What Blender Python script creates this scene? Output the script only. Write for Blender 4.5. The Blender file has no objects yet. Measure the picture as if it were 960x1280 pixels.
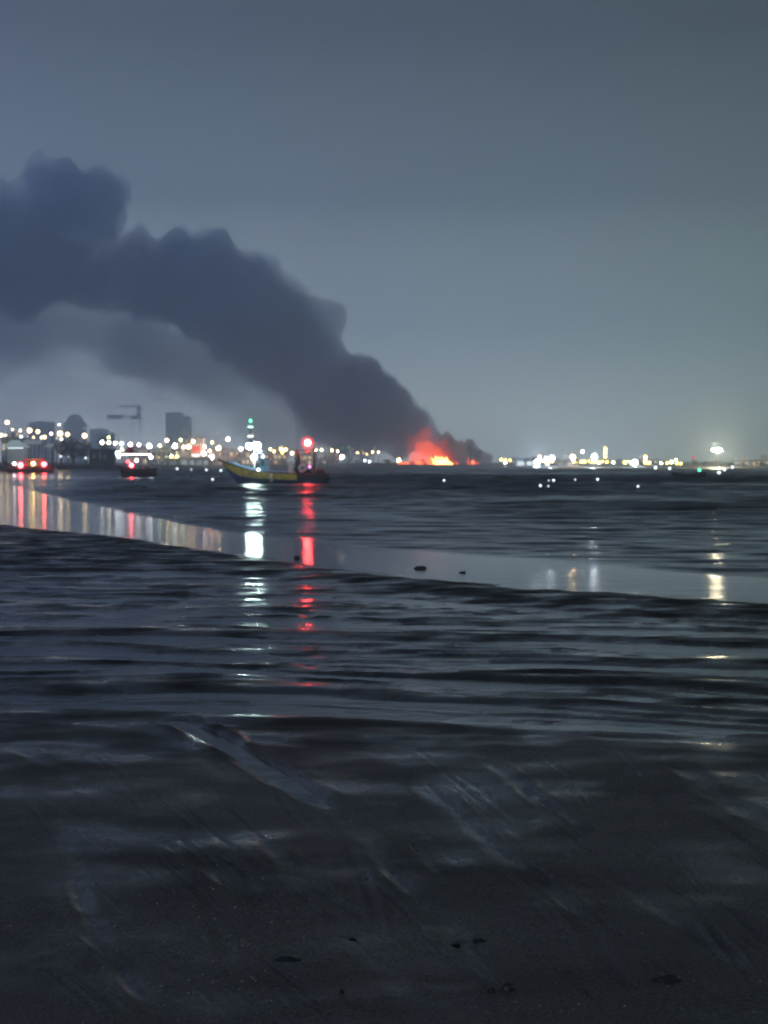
import bpy, bmesh, math, random
import numpy as np
from mathutils import Vector, Matrix

# ------------------------------------------------------------------ camera, world, light, exposure
S = bpy.context.scene
COL = S.collection
CAM_H, FPX, HORIZON = 1.7, 1900.0, 579.0          # eye height (m), focal length in photo pixels, horizon row
PITCH = math.atan((640 - HORIZON) / FPX)
cam_data = bpy.data.cameras.new('camera')
cam = bpy.data.objects.new('camera', cam_data)
COL.objects.link(cam)
cam.location = (0, 0, CAM_H)
cam.rotation_euler = (math.pi / 2 - PITCH, 0, 0)
cam_data.sensor_fit = 'HORIZONTAL'
cam_data.sensor_width = 36
cam_data.lens = FPX / 960 * 36
cam_data.clip_start = 0.1
cam_data.clip_end = 6000
cam_data.dof.use_dof = True
cam_data.dof.focus_distance = 7.0
cam_data.dof.aperture_fstop = 7.4
S.camera = cam

SUN_EL, SUN_AZ = math.radians(-4.0), math.radians(200)
world = bpy.data.worlds.new('World')
S.world = world
world.use_nodes = True
nt = world.node_tree
nt.nodes.clear()
w_out = nt.nodes.new('ShaderNodeOutputWorld')
w_sky = nt.nodes.new('ShaderNodeTexSky')
w_sky.sky_type = 'NISHITA'
w_sky.sun_disc = False
w_sky.sun_elevation = SUN_EL
w_sky.sun_rotation = SUN_AZ
w_bg1 = nt.nodes.new('ShaderNodeBackground')
w_bg1.inputs['Strength'].default_value = 0.05
nt.links.new(w_sky.outputs[0], w_bg1.inputs['Color'])
# glow of the town on a murky night sky: brightest low over the horizon, bluer towards the west
w_tc = nt.nodes.new('ShaderNodeTexCoord')
w_sep = nt.nodes.new('ShaderNodeSeparateXYZ')
nt.links.new(w_tc.outputs['Generated'], w_sep.inputs[0])
w_ramp = nt.nodes.new('ShaderNodeValToRGB')
nt.links.new(w_sep.outputs['Z'], w_ramp.inputs['Fac'])
cr = w_ramp.color_ramp
for pos, c in ((0.0, (1.95, 2.10, 1.92)), (0.035, (1.86, 2.05, 1.92)), (0.09, (0.80, 0.92, 0.92)),
               (0.17, (0.212, 0.258, 0.298)), (0.27, (0.078, 0.095, 0.120)), (0.55, (0.050, 0.057, 0.072))):
    e = cr.elements[0] if pos == 0.0 else cr.elements.new(pos)
    e.position = pos
    e.color = (*c, 1)
cr.elements[-1].position = 1.0
cr.elements[-1].color = (0.044, 0.050, 0.062, 1)
w_map = nt.nodes.new('ShaderNodeMapRange')
w_map.inputs['From Min'].default_value = -0.35
w_map.inputs['From Max'].default_value = 0.35
nt.links.new(w_sep.outputs['X'], w_map.inputs['Value'])
w_tint = nt.nodes.new('ShaderNodeMix')
w_tint.data_type = 'RGBA'
nt.links.new(w_map.outputs['Result'], w_tint.inputs['Factor'])
w_tint.inputs['A'].default_value = (1.36, 1.38, 1.74, 1)
w_tint.inputs['B'].default_value = (0.64, 0.70, 0.52, 1)
w_mul = nt.nodes.new('ShaderNodeMix')
w_mul.data_type = 'RGBA'
w_mul.blend_type = 'MULTIPLY'
w_mul.inputs['Factor'].default_value = 1.0
nt.links.new(w_ramp.outputs['Color'], w_mul.inputs['A'])
nt.links.new(w_tint.outputs['Result'], w_mul.inputs['B'])
w_bg2 = nt.nodes.new('ShaderNodeBackground')
w_bg2.inputs['Strength'].default_value = 1.0
nt.links.new(w_mul.outputs['Result'], w_bg2.inputs['Color'])
w_add = nt.nodes.new('ShaderNodeAddShader')
nt.links.new(w_bg1.outputs[0], w_add.inputs[0])
nt.links.new(w_bg2.outputs[0], w_add.inputs[1])
nt.links.new(w_add.outputs[0], w_out.inputs['Surface'])

sun_data = bpy.data.lights.new('sun', 'SUN')
sun_data.energy = 0.02
sun_data.angle = math.radians(20)
sun_data.color = (0.85, 0.9, 1.0)
sun = bpy.data.objects.new('sun', sun_data)
COL.objects.link(sun)
sun.rotation_euler = (math.radians(35), 0, math.radians(20))

S.view_settings.view_transform = 'Standard'
S.view_settings.look = 'None'
S.view_settings.exposure = -0.2
S.view_settings.gamma = 1.0
S.view_settings.use_curve_mapping = False
S.cycles.use_denoising = True
S.cycles.max_bounces = 6
S.cycles.diffuse_bounces = 2
S.cycles.glossy_bounces = 3
S.cycles.transmission_bounces = 2
S.cycles.volume_bounces = 3
S.cycles.use_adaptive_sampling = True
S.cycles.adaptive_threshold = 0.04
S.cycles.adaptive_min_samples = 16
S.cycles.transparent_max_bounces = 24
S.cycles.sample_clamp_direct = 0
S.cycles.sample_clamp_indirect = 6
S.cycles.filter_width = 1.9

# ------------------------------------------------------------------ helpers
rnd = random.Random(7)
CP, SP = math.cos(PITCH), math.sin(PITCH)


def at(px, py, Y):
    """Point at world depth Y seen at photo pixel (px, py)."""
    u, v = (px - 480) / FPX, (640 - py) / FPX
    d = Vector((u, CP + v * SP, -SP + v * CP))
    t = Y / d.y
    return Vector((d.x * t, Y, CAM_H + d.z * t))


def ground_d(py):
    v = (640 - py) / FPX
    return CAM_H * (CP + v * SP) / (SP - v * CP)


def gp(px, py):
    d = ground_d(py)
    p = at(px, py, d)
    return p.x, d


def tag(o, label=None, cat=None, group=None, kind=None):
    if label:
        o['label'] = label
    if cat:
        o['category'] = cat
    if group:
        o['group'] = group
    if kind:
        o['kind'] = kind
    return o


def empty(name, loc=(0, 0, 0), rz=0.0):
    o = bpy.data.objects.new(name, None)
    o.empty_display_size = 0.2
    COL.objects.link(o)
    o.location = loc
    o.rotation_euler = (0, 0, rz)
    return o


def place(name, mesh, parent=None, loc=(0, 0, 0), scale=None, rot=None):
    o = bpy.data.objects.new(name, mesh)
    COL.objects.link(o)
    o.parent = parent
    o.location = loc
    if scale is not None:
        o.scale = scale if hasattr(scale, '__len__') else (scale,) * 3
    if rot is not None:
        o.rotation_euler = rot
    return o


class MB:
    def __init__(self):
        self.v, self.f = [], []

    def add(self, vs, fs):
        b = len(self.v)
        self.v += [tuple(p) for p in vs]
        self.f += [tuple(i + b for i in q) for q in fs]
        return self

    def box(self, x0, x1, y0, y1, z0, z1):
        vs = [(x, y, z) for z in (z0, z1) for y in (y0, y1) for x in (x0, x1)]
        return self.add(vs, [(0, 2, 3, 1), (4, 5, 7, 6), (0, 1, 5, 4), (2, 6, 7, 3), (0, 4, 6, 2), (1, 3, 7, 5)])

    def tube(self, a, b, r0, r1=None, n=8):
        a, b = Vector(a), Vector(b)
        r1 = r0 if r1 is None else r1
        d = (b - a).normalized()
        s = d.orthogonal().normalized()
        t = d.cross(s)
        vs = []
        for c, r in ((a, r0), (b, r1)):
            for i in range(n):
                q = 2 * math.pi * i / n
                vs.append(c + (s * math.cos(q) + t * math.sin(q)) * r)
        fs = [(i, (i + 1) % n, n + (i + 1) % n, n + i) for i in range(n)]
        return self.add(vs, fs + [tuple(range(n))[::-1], tuple(range(n, 2 * n))])

    def lathe(self, prof, n=12, c=(0, 0, 0)):
        vs = []
        for r, z in prof:
            for i in range(n):
                q = 2 * math.pi * i / n
                vs.append((c[0] + r * math.cos(q), c[1] + r * math.sin(q), c[2] + z))
        fs = []
        for k in range(len(prof) - 1):
            for i in range(n):
                j = (i + 1) % n
                fs.append((k * n + i, k * n + j, (k + 1) * n + j, (k + 1) * n + i))
        fs.append(tuple(range(n))[::-1])
        m = (len(prof) - 1) * n
        fs.append(tuple(range(m, m + n)))
        return self.add(vs, fs)

    def mesh(self, name, mat, smooth=False):
        me = bpy.data.meshes.new(name)
        me.from_pydata(self.v, [], self.f)
        me.materials.append(mat)
        if smooth:
            me.polygons.foreach_set('use_smooth', [True] * len(me.polygons))
        me.update()
        return me

    def build(self, name, mat, parent=None, smooth=False, loc=(0, 0, 0)):
        return place(name, self.mesh(name, mat, smooth), parent, loc)


def grid_mesh(name, X, Y, Z, mat, attr=None):
    n, m = X.shape
    co = np.stack([X, Y, Z], -1).reshape(-1, 3).astype(np.float32)
    i = np.arange(n * m).reshape(n, m)
    q = np.stack([i[:-1, :-1], i[:-1, 1:], i[1:, 1:], i[1:, :-1]], -1).reshape(-1, 4).astype(np.int32)
    me = bpy.data.meshes.new(name)
    me.vertices.add(len(co))
    me.vertices.foreach_set('co', co.ravel())
    me.loops.add(q.size)
    me.loops.foreach_set('vertex_index', q.ravel())
    me.polygons.add(len(q))
    me.polygons.foreach_set('loop_start', np.arange(0, q.size, 4, dtype=np.int32))
    me.polygons.foreach_set('use_smooth', np.ones(len(q), dtype=bool))
    if attr:
        for k, val in attr.items():
            a = me.attributes.new(k, 'FLOAT', 'POINT')
            a.data.foreach_set('value', val.astype(np.float32).ravel())
    me.materials.append(mat)
    me.update()
    me.validate()
    return me


def _hash(ix, iy, seed):
    h = (ix.astype(np.int64) * 374761393 + iy.astype(np.int64) * 668265263 + seed * 1442695041) & 0xffffffff
    h = ((h ^ (h >> 13)) * 1274126177) & 0xffffffff
    return ((h ^ (h >> 16)) & 0xffff) / 65535.0


def vnoise(x, y, seed=0):
    ix, iy = np.floor(x), np.floor(y)
    fx, fy = x - ix, y - iy
    fx, fy = fx * fx * fx * (fx * (fx * 6 - 15) + 10), fy * fy * fy * (fy * (fy * 6 - 15) + 10)
    a, b = _hash(ix, iy, seed), _hash(ix + 1, iy, seed)
    c, d = _hash(ix, iy + 1, seed), _hash(ix + 1, iy + 1, seed)
    return (a + (b - a) * fx) * (1 - fy) + (c + (d - c) * fx) * fy - 0.5


def fbm(x, y, seed=0, octv=4, gain=0.5):
    s, a = 0, 1.0
    for k in range(octv):
        s = s + a * vnoise(x * 2 ** k + 17.3 * k, y * 2 ** k - 9.1 * k, seed + k)
        a *= gain
    return s


def sstep(a, b, x):
    t = np.clip((x - a) / (b - a), 0, 1)
    return t * t * (3 - 2 * t)


# ------------------------------------------------------------------ materials
def mat(name, col, rough=0.6, noise=0.0, scale=4.0, spec=0.5, metal=0.0, coat=0.0, coord='Object'):
    m = bpy.data.materials.new(name)
    m.use_nodes = True
    t = m.node_tree
    b = t.nodes['Principled BSDF']
    b.inputs['Roughness'].default_value = rough
    b.inputs['Base Color'].default_value = (*col, 1)
    b.inputs['Specular IOR Level'].default_value = spec
    b.inputs['Metallic'].default_value = metal
    if noise:
        tc = t.nodes.new('ShaderNodeTexCoord')
        n = t.nodes.new('ShaderNodeTexNoise')
        n.inputs['Scale'].default_value = scale
        n.inputs['Detail'].default_value = 5
        t.links.new(tc.outputs[coord], n.inputs['Vector'])
        r = t.nodes.new('ShaderNodeMapRange')
        r.inputs['From Min'].default_value = 0.3
        r.inputs['From Max'].default_value = 0.7
        r.inputs['To Min'].default_value = 1 - noise
        r.inputs['To Max'].default_value = 1 + noise
        t.links.new(n.outputs['Fac'], r.inputs['Value'])
        mx = t.nodes.new('ShaderNodeMix')
        mx.data_type = 'RGBA'
        mx.blend_type = 'MULTIPLY'
        mx.inputs['Factor'].default_value = 1
        mx.inputs['A'].default_value = (*col, 1)
        t.links.new(r.outputs['Result'], mx.inputs['B'])
        t.links.new(mx.outputs['Result'], b.inputs['Base Color'])
    return m


_em = {}


def emit(col, strength, sampled=True):
    k = (tuple(round(c, 3) for c in col), strength, sampled)
    if k in _em:
        return _em[k]
    m = bpy.data.materials.new('lamp_glow')
    m.use_nodes = True
    t = m.node_tree
    t.nodes.clear()
    o = t.nodes.new('ShaderNodeOutputMaterial')
    e = t.nodes.new('ShaderNodeEmission')
    e.inputs['Color'].default_value = (*col, 1)
    e.inputs['Strength'].default_value = strength
    t.links.new(e.outputs[0], o.inputs['Surface'])
    m.cycles.emission_sampling = 'FRONT' if sampled else 'NONE'
    _em[k] = m
    return m


def self_glow_mat(name, col, glow, strength):  # base colour plus emission: lamplight put into the surface itself
    m = mat(name, col, .6, .1, 1)
    b = m.node_tree.nodes['Principled BSDF']
    b.inputs['Emission Color'].default_value = (*glow, 1)
    b.inputs['Emission Strength'].default_value = strength
    m.cycles.emission_sampling = 'NONE'
    return m


def volume_mat(name, col, density, emis=None, estr=0.0, aniso=0.0):
    m = bpy.data.materials.new(name)
    m.use_nodes = True
    t = m.node_tree
    t.nodes.clear()
    o = t.nodes.new('ShaderNodeOutputMaterial')
    v = t.nodes.new('ShaderNodeVolumePrincipled')
    v.inputs['Color'].default_value = (*col, 1)
    v.inputs['Density'].default_value = density
    v.inputs['Anisotropy'].default_value = aniso
    if emis:
        v.inputs['Emission Color'].default_value = (*emis, 1)
        v.inputs['Emission Strength'].default_value = estr
    t.links.new(v.outputs[0], o.inputs['Volume'])
    return m


def sand_material():
    m = bpy.data.materials.new('wet_sand')
    m.use_nodes = True
    t = m.node_tree
    N, L = t.nodes.new, t.links.new
    b = t.nodes['Principled BSDF']
    tc = N('ShaderNodeTexCoord')
    n1 = N('ShaderNodeTexNoise')
    n1.inputs['Scale'].default_value = 0.9
    n1.inputs['Detail'].default_value = 6
    mp = N('ShaderNodeMapping')
    mp.inputs['Scale'].default_value = (0.5, 1.0, 1.0)
    L(tc.outputs['Object'], mp.inputs['Vector'])
    L(mp.outputs[0], n1.inputs['Vector'])
    r = N('ShaderNodeValToRGB')
    L(n1.outputs['Fac'], r.inputs['Fac'])
    r.color_ramp.elements[0].position = 0.3
    r.color_ramp.elements[0].color = (0.082, 0.078, 0.076, 1)
    r.color_ramp.elements[1].position = 0.72
    r.color_ramp.elements[1].color = (0.215, 0.205, 0.196, 1)
    dm_ = N('ShaderNodeAttribute')
    dm_.attribute_name = 'damp'
    dk = N('ShaderNodeMix')
    dk.data_type = 'RGBA'
    dk.blend_type = 'MULTIPLY'
    L(dm_.outputs['Fac'], dk.inputs['Factor'])
    gr = N('ShaderNodeTexNoise')
    gr.inputs['Scale'].default_value = 90
    gr.inputs['Detail'].default_value = 3
    L(tc.outputs['Object'], gr.inputs['Vector'])
    gm = N('ShaderNodeMapRange')
    gm.inputs['From Min'].default_value = 0.3
    gm.inputs['From Max'].default_value = 0.7
    gm.inputs['To Min'].default_value = 0.55
    gm.inputs['To Max'].default_value = 1.45
    L(gr.outputs['Fac'], gm.inputs['Value'])
    gx = N('ShaderNodeMix')
    gx.data_type = 'RGBA'
    gx.blend_type = 'MULTIPLY'
    gx.inputs['Factor'].default_value = 1.0
    L(r.outputs[0], gx.inputs['A'])
    L(gm.outputs['Result'], gx.inputs['B'])
    L(gx.outputs['Result'], dk.inputs['A'])
    dk.inputs['B'].default_value = (0.20, 0.20, 0.215, 1)      # soaked sand is darker than drained sand
    L(dk.outputs['Result'], b.inputs['Base Color'])
    at_ = N('ShaderNodeAttribute')
    at_.attribute_name = 'wet'
    n2 = N('ShaderNodeTexNoise')
    n2.inputs['Scale'].default_value = 2.0
    n2.inputs['Detail'].default_value = 7
    mp2 = N('ShaderNodeMapping')
    mp2.inputs['Scale'].default_value = (0.6, 1.0, 1.0)
    L(tc.outputs['Object'], mp2.inputs['Vector'])
    L(mp2.outputs[0], n2.inputs['Vector'])
    ad = N('ShaderNodeMath')
    ad.operation = 'MULTIPLY_ADD'
    L(n2.outputs['Fac'], ad.inputs[0])
    ad.inputs[1].default_value = 3.0
    L(at_.outputs['Fac'], ad.inputs[2])
    rr = N('ShaderNodeMapRange')
    rr.inputs['From Min'].default_value = 1.6
    rr.inputs['From Max'].default_value = 2.4
    rr.inputs['To Min'].default_value = 0.64
    rr.inputs['To Max'].default_value = 0.15
    L(ad.outputs[0], rr.inputs['Value'])
    L(rr.outputs['Result'], b.inputs['Roughness'])
    b.inputs['IOR'].default_value = 1.36
    sp = N('ShaderNodeMapRange')
    sp.inputs['From Min'].default_value = 1.6
    sp.inputs['From Max'].default_value = 2.4
    sp.inputs['To Min'].default_value = 0.16
    sp.inputs['To Max'].default_value = 0.5
    L(ad.outputs[0], sp.inputs['Value'])
    L(sp.outputs['Result'], b.inputs['Specular IOR Level'])
    n3 = N('ShaderNodeTexNoise')
    n3.inputs['Scale'].default_value = 42
    n3.inputs['Detail'].default_value = 4
    L(tc.outputs['Object'], n3.inputs['Vector'])
    bp = N('ShaderNodeBump')
    bs_ = N('ShaderNodeMapRange')
    bs_.inputs['To Min'].default_value = 0.5
    bs_.inputs['To Max'].default_value = 0.05
    L(dm_.outputs['Fac'], bs_.inputs['Value'])
    L(bs_.outputs['Result'], bp.inputs['Strength'])
    bp.inputs['Distance'].default_value = 0.006
    L(n3.outputs['Fac'], bp.inputs['Height'])
    L(bp.outputs[0], b.inputs['Normal'])
    return m


def sea_material():
    m = bpy.data.materials.new('sea_water')
    m.use_nodes = True
    t = m.node_tree
    N, L = t.nodes.new, t.links.new
    b = t.nodes['Principled BSDF']
    b.inputs['Base Color'].default_value = (0.008, 0.010, 0.014, 1)
    b.inputs['IOR'].default_value = 1.333
    a = N('ShaderNodeAttribute')
    a.attribute_name = 'chop'
    rr = N('ShaderNodeMapRange')
    rr.inputs['To Min'].default_value = 0.085
    rr.inputs['To Max'].default_value = 0.40
    L(a.outputs['Fac'], rr.inputs['Value'])
    L(rr.outputs['Result'], b.inputs['Roughness'])
    tc = N('ShaderNodeTexCoord')
    n = N('ShaderNodeTexNoise')
    n.inputs['Scale'].default_value = 1.6
    n.inputs['Detail'].default_value = 4
    mp = N('ShaderNodeMapping')
    mp.inputs['Scale'].default_value = (0.5, 1.0, 1.0)
    L(tc.outputs['Object'], mp.inputs['Vector'])
    L(mp.outputs[0], n.inputs['Vector'])
    n2 = N('ShaderNodeTexNoise')
    n2.inputs['Scale'].default_value = 7
    n2.inputs['Detail'].default_value = 3
    L(tc.outputs['Object'], n2.inputs['Vector'])
    rs = N('ShaderNodeMapRange')
    rs.inputs['To Min'].default_value = 0.05
    rs.inputs['To Max'].default_value = 0.25
    L(a.outputs['Fac'], rs.inputs['Value'])
    b1 = N('ShaderNodeBump')
    b1.inputs['Distance'].default_value = 0.12
    L(n.outputs['Fac'], b1.inputs['Height'])
    L(rs.outputs['Result'], b1.inputs['Strength'])
    b2 = N('ShaderNodeBump')
    b2.inputs['Distance'].default_value = 0.009
    b2.inputs['Strength'].default_value = 0.5
    L(n2.outputs['Fac'], b2.inputs['Height'])
    L(b1.outputs[0], b2.inputs['Normal'])
    L(b2.outputs[0], b.inputs['Normal'])
    return m


# ------------------------------------------------------------------ the beach, the water, the far shore
EDGE_PX = [(-700, 627), (-300, 640), (0, 656), (150, 671), (270, 689), (400, 708), (480, 717), (640, 734), (960, 753), (1300, 775), (1800, 800)]
EDGE = sorted(gp(*p) for p in EDGE_PX)
EX, EY = np.array([p[0] for p in EDGE]), np.array([p[1] for p in EDGE])
TOP_PX = [(-400, 586), (0, 604), (120, 634), (200, 650), (300, 667), (480, 687), (650, 700), (800, 711), (960, 727), (1300, 748)]
TOP = sorted(gp(*p) for p in TOP_PX)
TX, TY = np.array([p[0] for p in TOP]), np.array([p[1] for p in TOP])


def fan(d, tmax_dense, nt, tmax):
    """rows at distance d, columns spreading with distance; dense in the middle"""
    t = np.linspace(-tmax_dense, tmax_dense, nt)
    ext = np.array([0.45, 0.65, 1.0, 1.7, 3.0, 6.0, tmax])
    t = np.concatenate([-ext[::-1], t, ext])
    D, T = np.meshgrid(d, t, indexing='ij')
    return T * (np.abs(D) + 0.6), D


GROOVES = [  # tyre and keel marks dragged towards the water: two photo pixels, width (m), depth (m)
    ((215, 900), (415, 1010), .16, .040), ((250, 915), (388, 985), .12, .036),
    ((415, 1010), (590, 1200), .10, .012), ((440, 1060), (480, 1180), .04, .008), ((470, 1075), (575, 1185), .06, .016),
    ((330, 1060), (410, 1170), .07, .010), ((610, 950), (730, 1045), .09, .016), ((650, 985), (720, 1035), .06, .014),
    ((760, 1090), (900, 1210), .08, .014), ((500, 960), (700, 1130), .12, .010),
    ((60, 1010), (130, 1180), .07, .007), ((250, 1070), (350, 1150), .12, .010), ((560, 1000), (640, 1090), .08, .009),
    ((30, 940), (140, 1010), .10, .010), ((255, 1130), (300, 1240), .05, .007), ((840, 960), (1000, 1060), .12, .012),
    ((690, 1120), (800, 1260), .07, .008), ((380, 1080), (520, 1290), .09, .007), ((100, 1120), (200, 1290), .08, .007)]
PITS = [(360, 1206, .05, .012), (376, 1186, .03, .008), (575, 1187, .035, .01), (440, 1181, .02, .008), (600, 1185, .03, .008),
        (60, 1214, .05, .008), (560, 1243, .05, .006), (120, 1268, .05, .006), (500, 1080, .04, .008), (490, 1120, .03, .006),
        (740, 1170, .04, .008), (680, 1210, .03, .006), (520, 1052, .05, .008), (575, 1100, .04, .008)]


_gr = random.Random(11)
for _ in range(80):                                  # fine parallel scratches beside the big marks
    _x, _y = _gr.uniform(20, 980), _gr.uniform(930, 1230)
    _l = _gr.uniform(0.5, 1.5)
    _s = _gr.uniform(.75, 1.25)
    GROOVES.append(((_x, _y), (_x + _s * 75 * _l, _y + 72 * _l), _gr.uniform(.014, .04), _gr.uniform(.004, .010)))


def beach_height(X, Y):
    e = np.interp(X, EX, EY)
    s = (e - Y) * 0.55                                   # metres up the beach from the water's edge
    warp = 0.55 * fbm(X * 0.16, Y * 0.22, 3, 3) + 0.16 * fbm(X * 0.6, Y * 0.8, 9, 2)
    u = Y + 0.20 * X + warp * 2.0
    # ripple field: long crests lying across the view, uneven in height and spacing
    t1 = u * 2 * math.pi / 1.45 + 1.6 * fbm(X * 0.10, u * 0.35, 21, 2)
    r1 = np.sin(t1 + 0.65 * np.sin(t1))                  # steep towards the viewer, gentle behind
    t2 = u * 2 * math.pi / 0.58 + 2.5 * fbm(X * 0.22, u * 0.5, 31, 2)
    r2 = np.sin(t2 + 0.65 * np.sin(t2))
    r3 = fbm(X * 0.40, u * 2.6, 41, 4)
    r4 = np.sin(u * 2 * math.pi / 0.30 + 3.5 * fbm(X * 0.35, u * 0.8, 35, 2))
    rip = 0.015 * r1 * (0.8 + fbm(X * 0.1, u * 0.3, 55, 2)) + 0.014 * r2 * (0.6 + 1.2 * fbm(X * 0.2, u * 0.5, 51, 2)) + 0.008 * r4 * (0.5 + 1.2 * fbm(X * 0.3, u * 0.6, 53, 2)) + 0.026 * r3 + 0.012 * fbm(X * 1.3, u * 5.0, 57, 4)
    zone = sstep(8.2, 10.8, Y)                           # ripples fade out in the near sand
    bar = 0.045 * sstep(0.0, 0.6, s) * (1 - sstep(0.9, 2.2, s - 5.5 * sstep(-1.0, -8.0, X)))
    z = np.where(s < 0, np.maximum(s * 0.06, -0.4), 0.0)
    z = z + bar + zone * rip * (0.55 + 0.45 * sstep(-0.3, 0.6, s)) * sstep(-1.2, 0.3, s)

    z = z + 0.0055 * zone * sstep(0, 1, s)
    near = 1 - zone
    z = z + near * (0.020 + 0.012 * sstep(8.5, 5.0, Y) + 0.014 * fbm(X * 0.9, Y * 0.9, 61, 4))
    z = z + 0.0038 * fbm(X * 5, Y * 5, 71, 4) * sstep(30, 12, Y) + 0.0012 * fbm(X * 24, Y * 24, 73, 2) * sstep(10, 7, Y)
    z_plain = z.copy()
    for (p0, p1, w, dep) in GROOVES:
        a, b = np.array(gp(*p0)), np.array(gp(*p1))
        ab = b - a
        ln = np.hypot(*ab)
        k = (Y > min(a[1], b[1]) - .5) & (Y < max(a[1], b[1]) + .5) & (X > min(a[0], b[0]) - .6) & (X < max(a[0], b[0]) + .6)
        if not k.any():
            continue
        Xk, Yk = X[k], Y[k]
        t = ((Xk - a[0]) * ab[0] + (Yk - a[1]) * ab[1]) / ln ** 2
        off = ((Xk - a[0]) * -ab[1] + (Yk - a[1]) * ab[0]) / ln + 0.6 * w * fbm(t * 2.2, t * 0 + w * 100, 81, 2)
        end = sstep(-0.08, 0.12, t) * (1 - sstep(0.8, 1.12, t)) * (0.55 + 0.9 * np.abs(fbm(Xk * 2.5, Yk * 2.5, 91, 3)))
        z[k] += -dep * end * np.exp(-(off / (w * 0.5)) ** 2) + 0.45 * dep * end * np.exp(-((np.abs(off) - w * 0.85) / (w * 0.28)) ** 2)
    for (px, py, rad, dep) in PITS:
        cx, cy = gp(px, py)
        k = (np.abs(X - cx) < .5) & (np.abs(Y - cy) < .5)
        if not k.any():
            continue
        rr = np.hypot((X[k] - cx) / 1.5, Y[k] - cy) * (1 + 0.6 * fbm(X[k] * 14, Y[k] * 14, 95, 2))
        z[k] += -dep * np.exp(-(rr / rad) ** 2) + 0.15 * dep * np.exp(-((rr - rad * 1.7) / (rad * .5)) ** 2)
    return z, s, z - z_plain


WAVE = 0.38
M_SAND, M_SEA = sand_material(), sea_material()
inv = np.linspace(1 / 3.2, 1 / 52, 560)
d_rows = np.concatenate([[-30, -8, -1, 1.0, 2.0, 2.7], 1 / inv, [56, 62, 70, 90]])
BX, BY = fan(d_rows, 0.33, 520, 14.0)
BZ, BS, BG = beach_height(BX, BY)
wet = np.clip(0.40 + 0.35 * sstep(6.5, 11, BY) - 14 * np.maximum(BZ - 0.01, 0) + 0.4 * (BZ < 0.004), 0, 1)
wet = np.maximum(wet, 0.42 * sstep(8.6, 10.6, BY))
wet = np.clip(wet - 13 * BG + 0.25 * fbm(BX * 3, BY * 2, 131, 4), 0, 1.2)
damp = sstep(8.0, 11.0, BY)
beach = place('beach', grid_mesh('beach', BX, BY, BZ, M_SAND, {'wet': wet, 'damp': damp}))
tag(beach, kind='structure')

near_rows = 1 / np.linspace(1 / 6.5, 1 / 24.0, 150)
far_rows = np.concatenate([24.0 * np.exp(np.arange(1, 257) / 200.0), np.arange(87, 180, 0.6), 180 * np.exp(np.arange(0, 300) / 170.0)])
SX, SY = fan(np.concatenate([near_rows, far_rows[far_rows < 905], [1000]]), 0.33, 330, 6.0)
top = np.interp(SX, TX, TY)
chop = sstep(-0.15, 0.9, (SY - top) * 0.55 + 0.5 * fbm(SX * 0.3, SY * 0.3, 115, 3))
calm_left = sstep(-0.125, -0.235, SX / SY) * sstep(420, 200, SY)
chop = chop * (1 - 0.86 * calm_left)
patch = np.clip(0.75 + 0.9 * fbm(SX * 0.03, SY * 0.035, 111, 3), 0.3, 1.4)
lam = np.clip(SY * 0.0143, 0.45, 1.0)                    # waves lengthen offshore
ph = np.where(SY < 70, 50 * np.log(np.maximum(SY, 1)), 50 * np.log(70) + (SY - 70) / 1.4)
ph = np.where(SY < 30, 50 * np.log(30) + (SY - 30) / 0.6, ph)
xs = SX / lam
wv = fbm(xs * 0.30 + 0.12 * ph, ph * 1.0, 101, 3) + 0.25 * np.sin(ph * 4.1 + 0.5 * xs + 4 * fbm(xs * 0.12, ph * 0.15, 105, 2))
SZ = WAVE * lam * chop * patch * wv
chop = np.maximum(chop, 0.24 * sstep(40, 17, SY))
chop = np.maximum(chop, 0.26 * sstep(0.2, 1.5, (np.interp(SX, EX, EY) - SY) * 0.55))   # shallow films on the ripples are a little ruffled
sea = place('sea', grid_mesh('sea', SX, SY, SZ, M_SEA, {'chop': np.clip(chop * patch, 0, 1)}))
tag(sea, kind='structure')

# far shore: the water's edge swings from close by on the left to far off on the right
M_LAND = mat('shore_earth', (0.045, 0.045, 0.045), 0.9, 0.4, 0.05)
SHORE = [(-900, 150), (-420, 165), (-240, 180), (-60, 205), (30, 300), (70, 420), (140, 520), (230, 690), (400, 800), (615, 820), (660, 600), (700, 520), (960, 450), (1400, 420), (2400, 400)]


def shore_d(px):
    return float(np.interp(px, [p[0] for p in SHORE], [p[1] for p in SHORE]))


def land_z(px, Y):
    k = Y - shore_d(px)
    return float(np.interp(k, [-6, 0, 8, 60, 400, 1200], [-0.6, 0.0, 0.55, 0.9, 2.0, 2.5]))


pxs = np.concatenate([np.linspace(-380, -20, 8), np.linspace(0, 960, 90), np.linspace(980, 1340, 8)])
ks = np.array([-6, -2, 0, 3, 8, 20, 60, 150, 400, 1150, 2900])
LX, LY, LZ = (np.zeros((len(ks), len(pxs))) for _ in range(3))
for j, p in enumerate(pxs):
    sd = shore_d(p)
    for i, k in enumerate(ks):
        Yk = min(sd + k + (2.5 * math.sin(p * 0.11) + 1.5 * math.sin(p * 0.37) if -3 < k < 30 else 0), 2500)
        LX[i, j], LY[i, j] = (p - 480) / FPX * Yk, Yk
        LZ[i, j] = float(np.interp(k, [-6, 0, 8, 60, 400, 1200], [-0.6, 0.0, 0.55, 0.9, 2.0, 2.5]))
tag(place('far_shore', grid_mesh('far_shore', LX, LY, LZ, M_LAND)), kind='structure')
tag(place('seabed', MB().add([(-1400, -45, -0.9), (1400, -45, -0.9), (1400, 2520, -0.9), (-1400, 2520, -0.9)], [(0, 1, 2, 3)]).mesh('seabed', M_LAND)), kind='structure')

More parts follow.
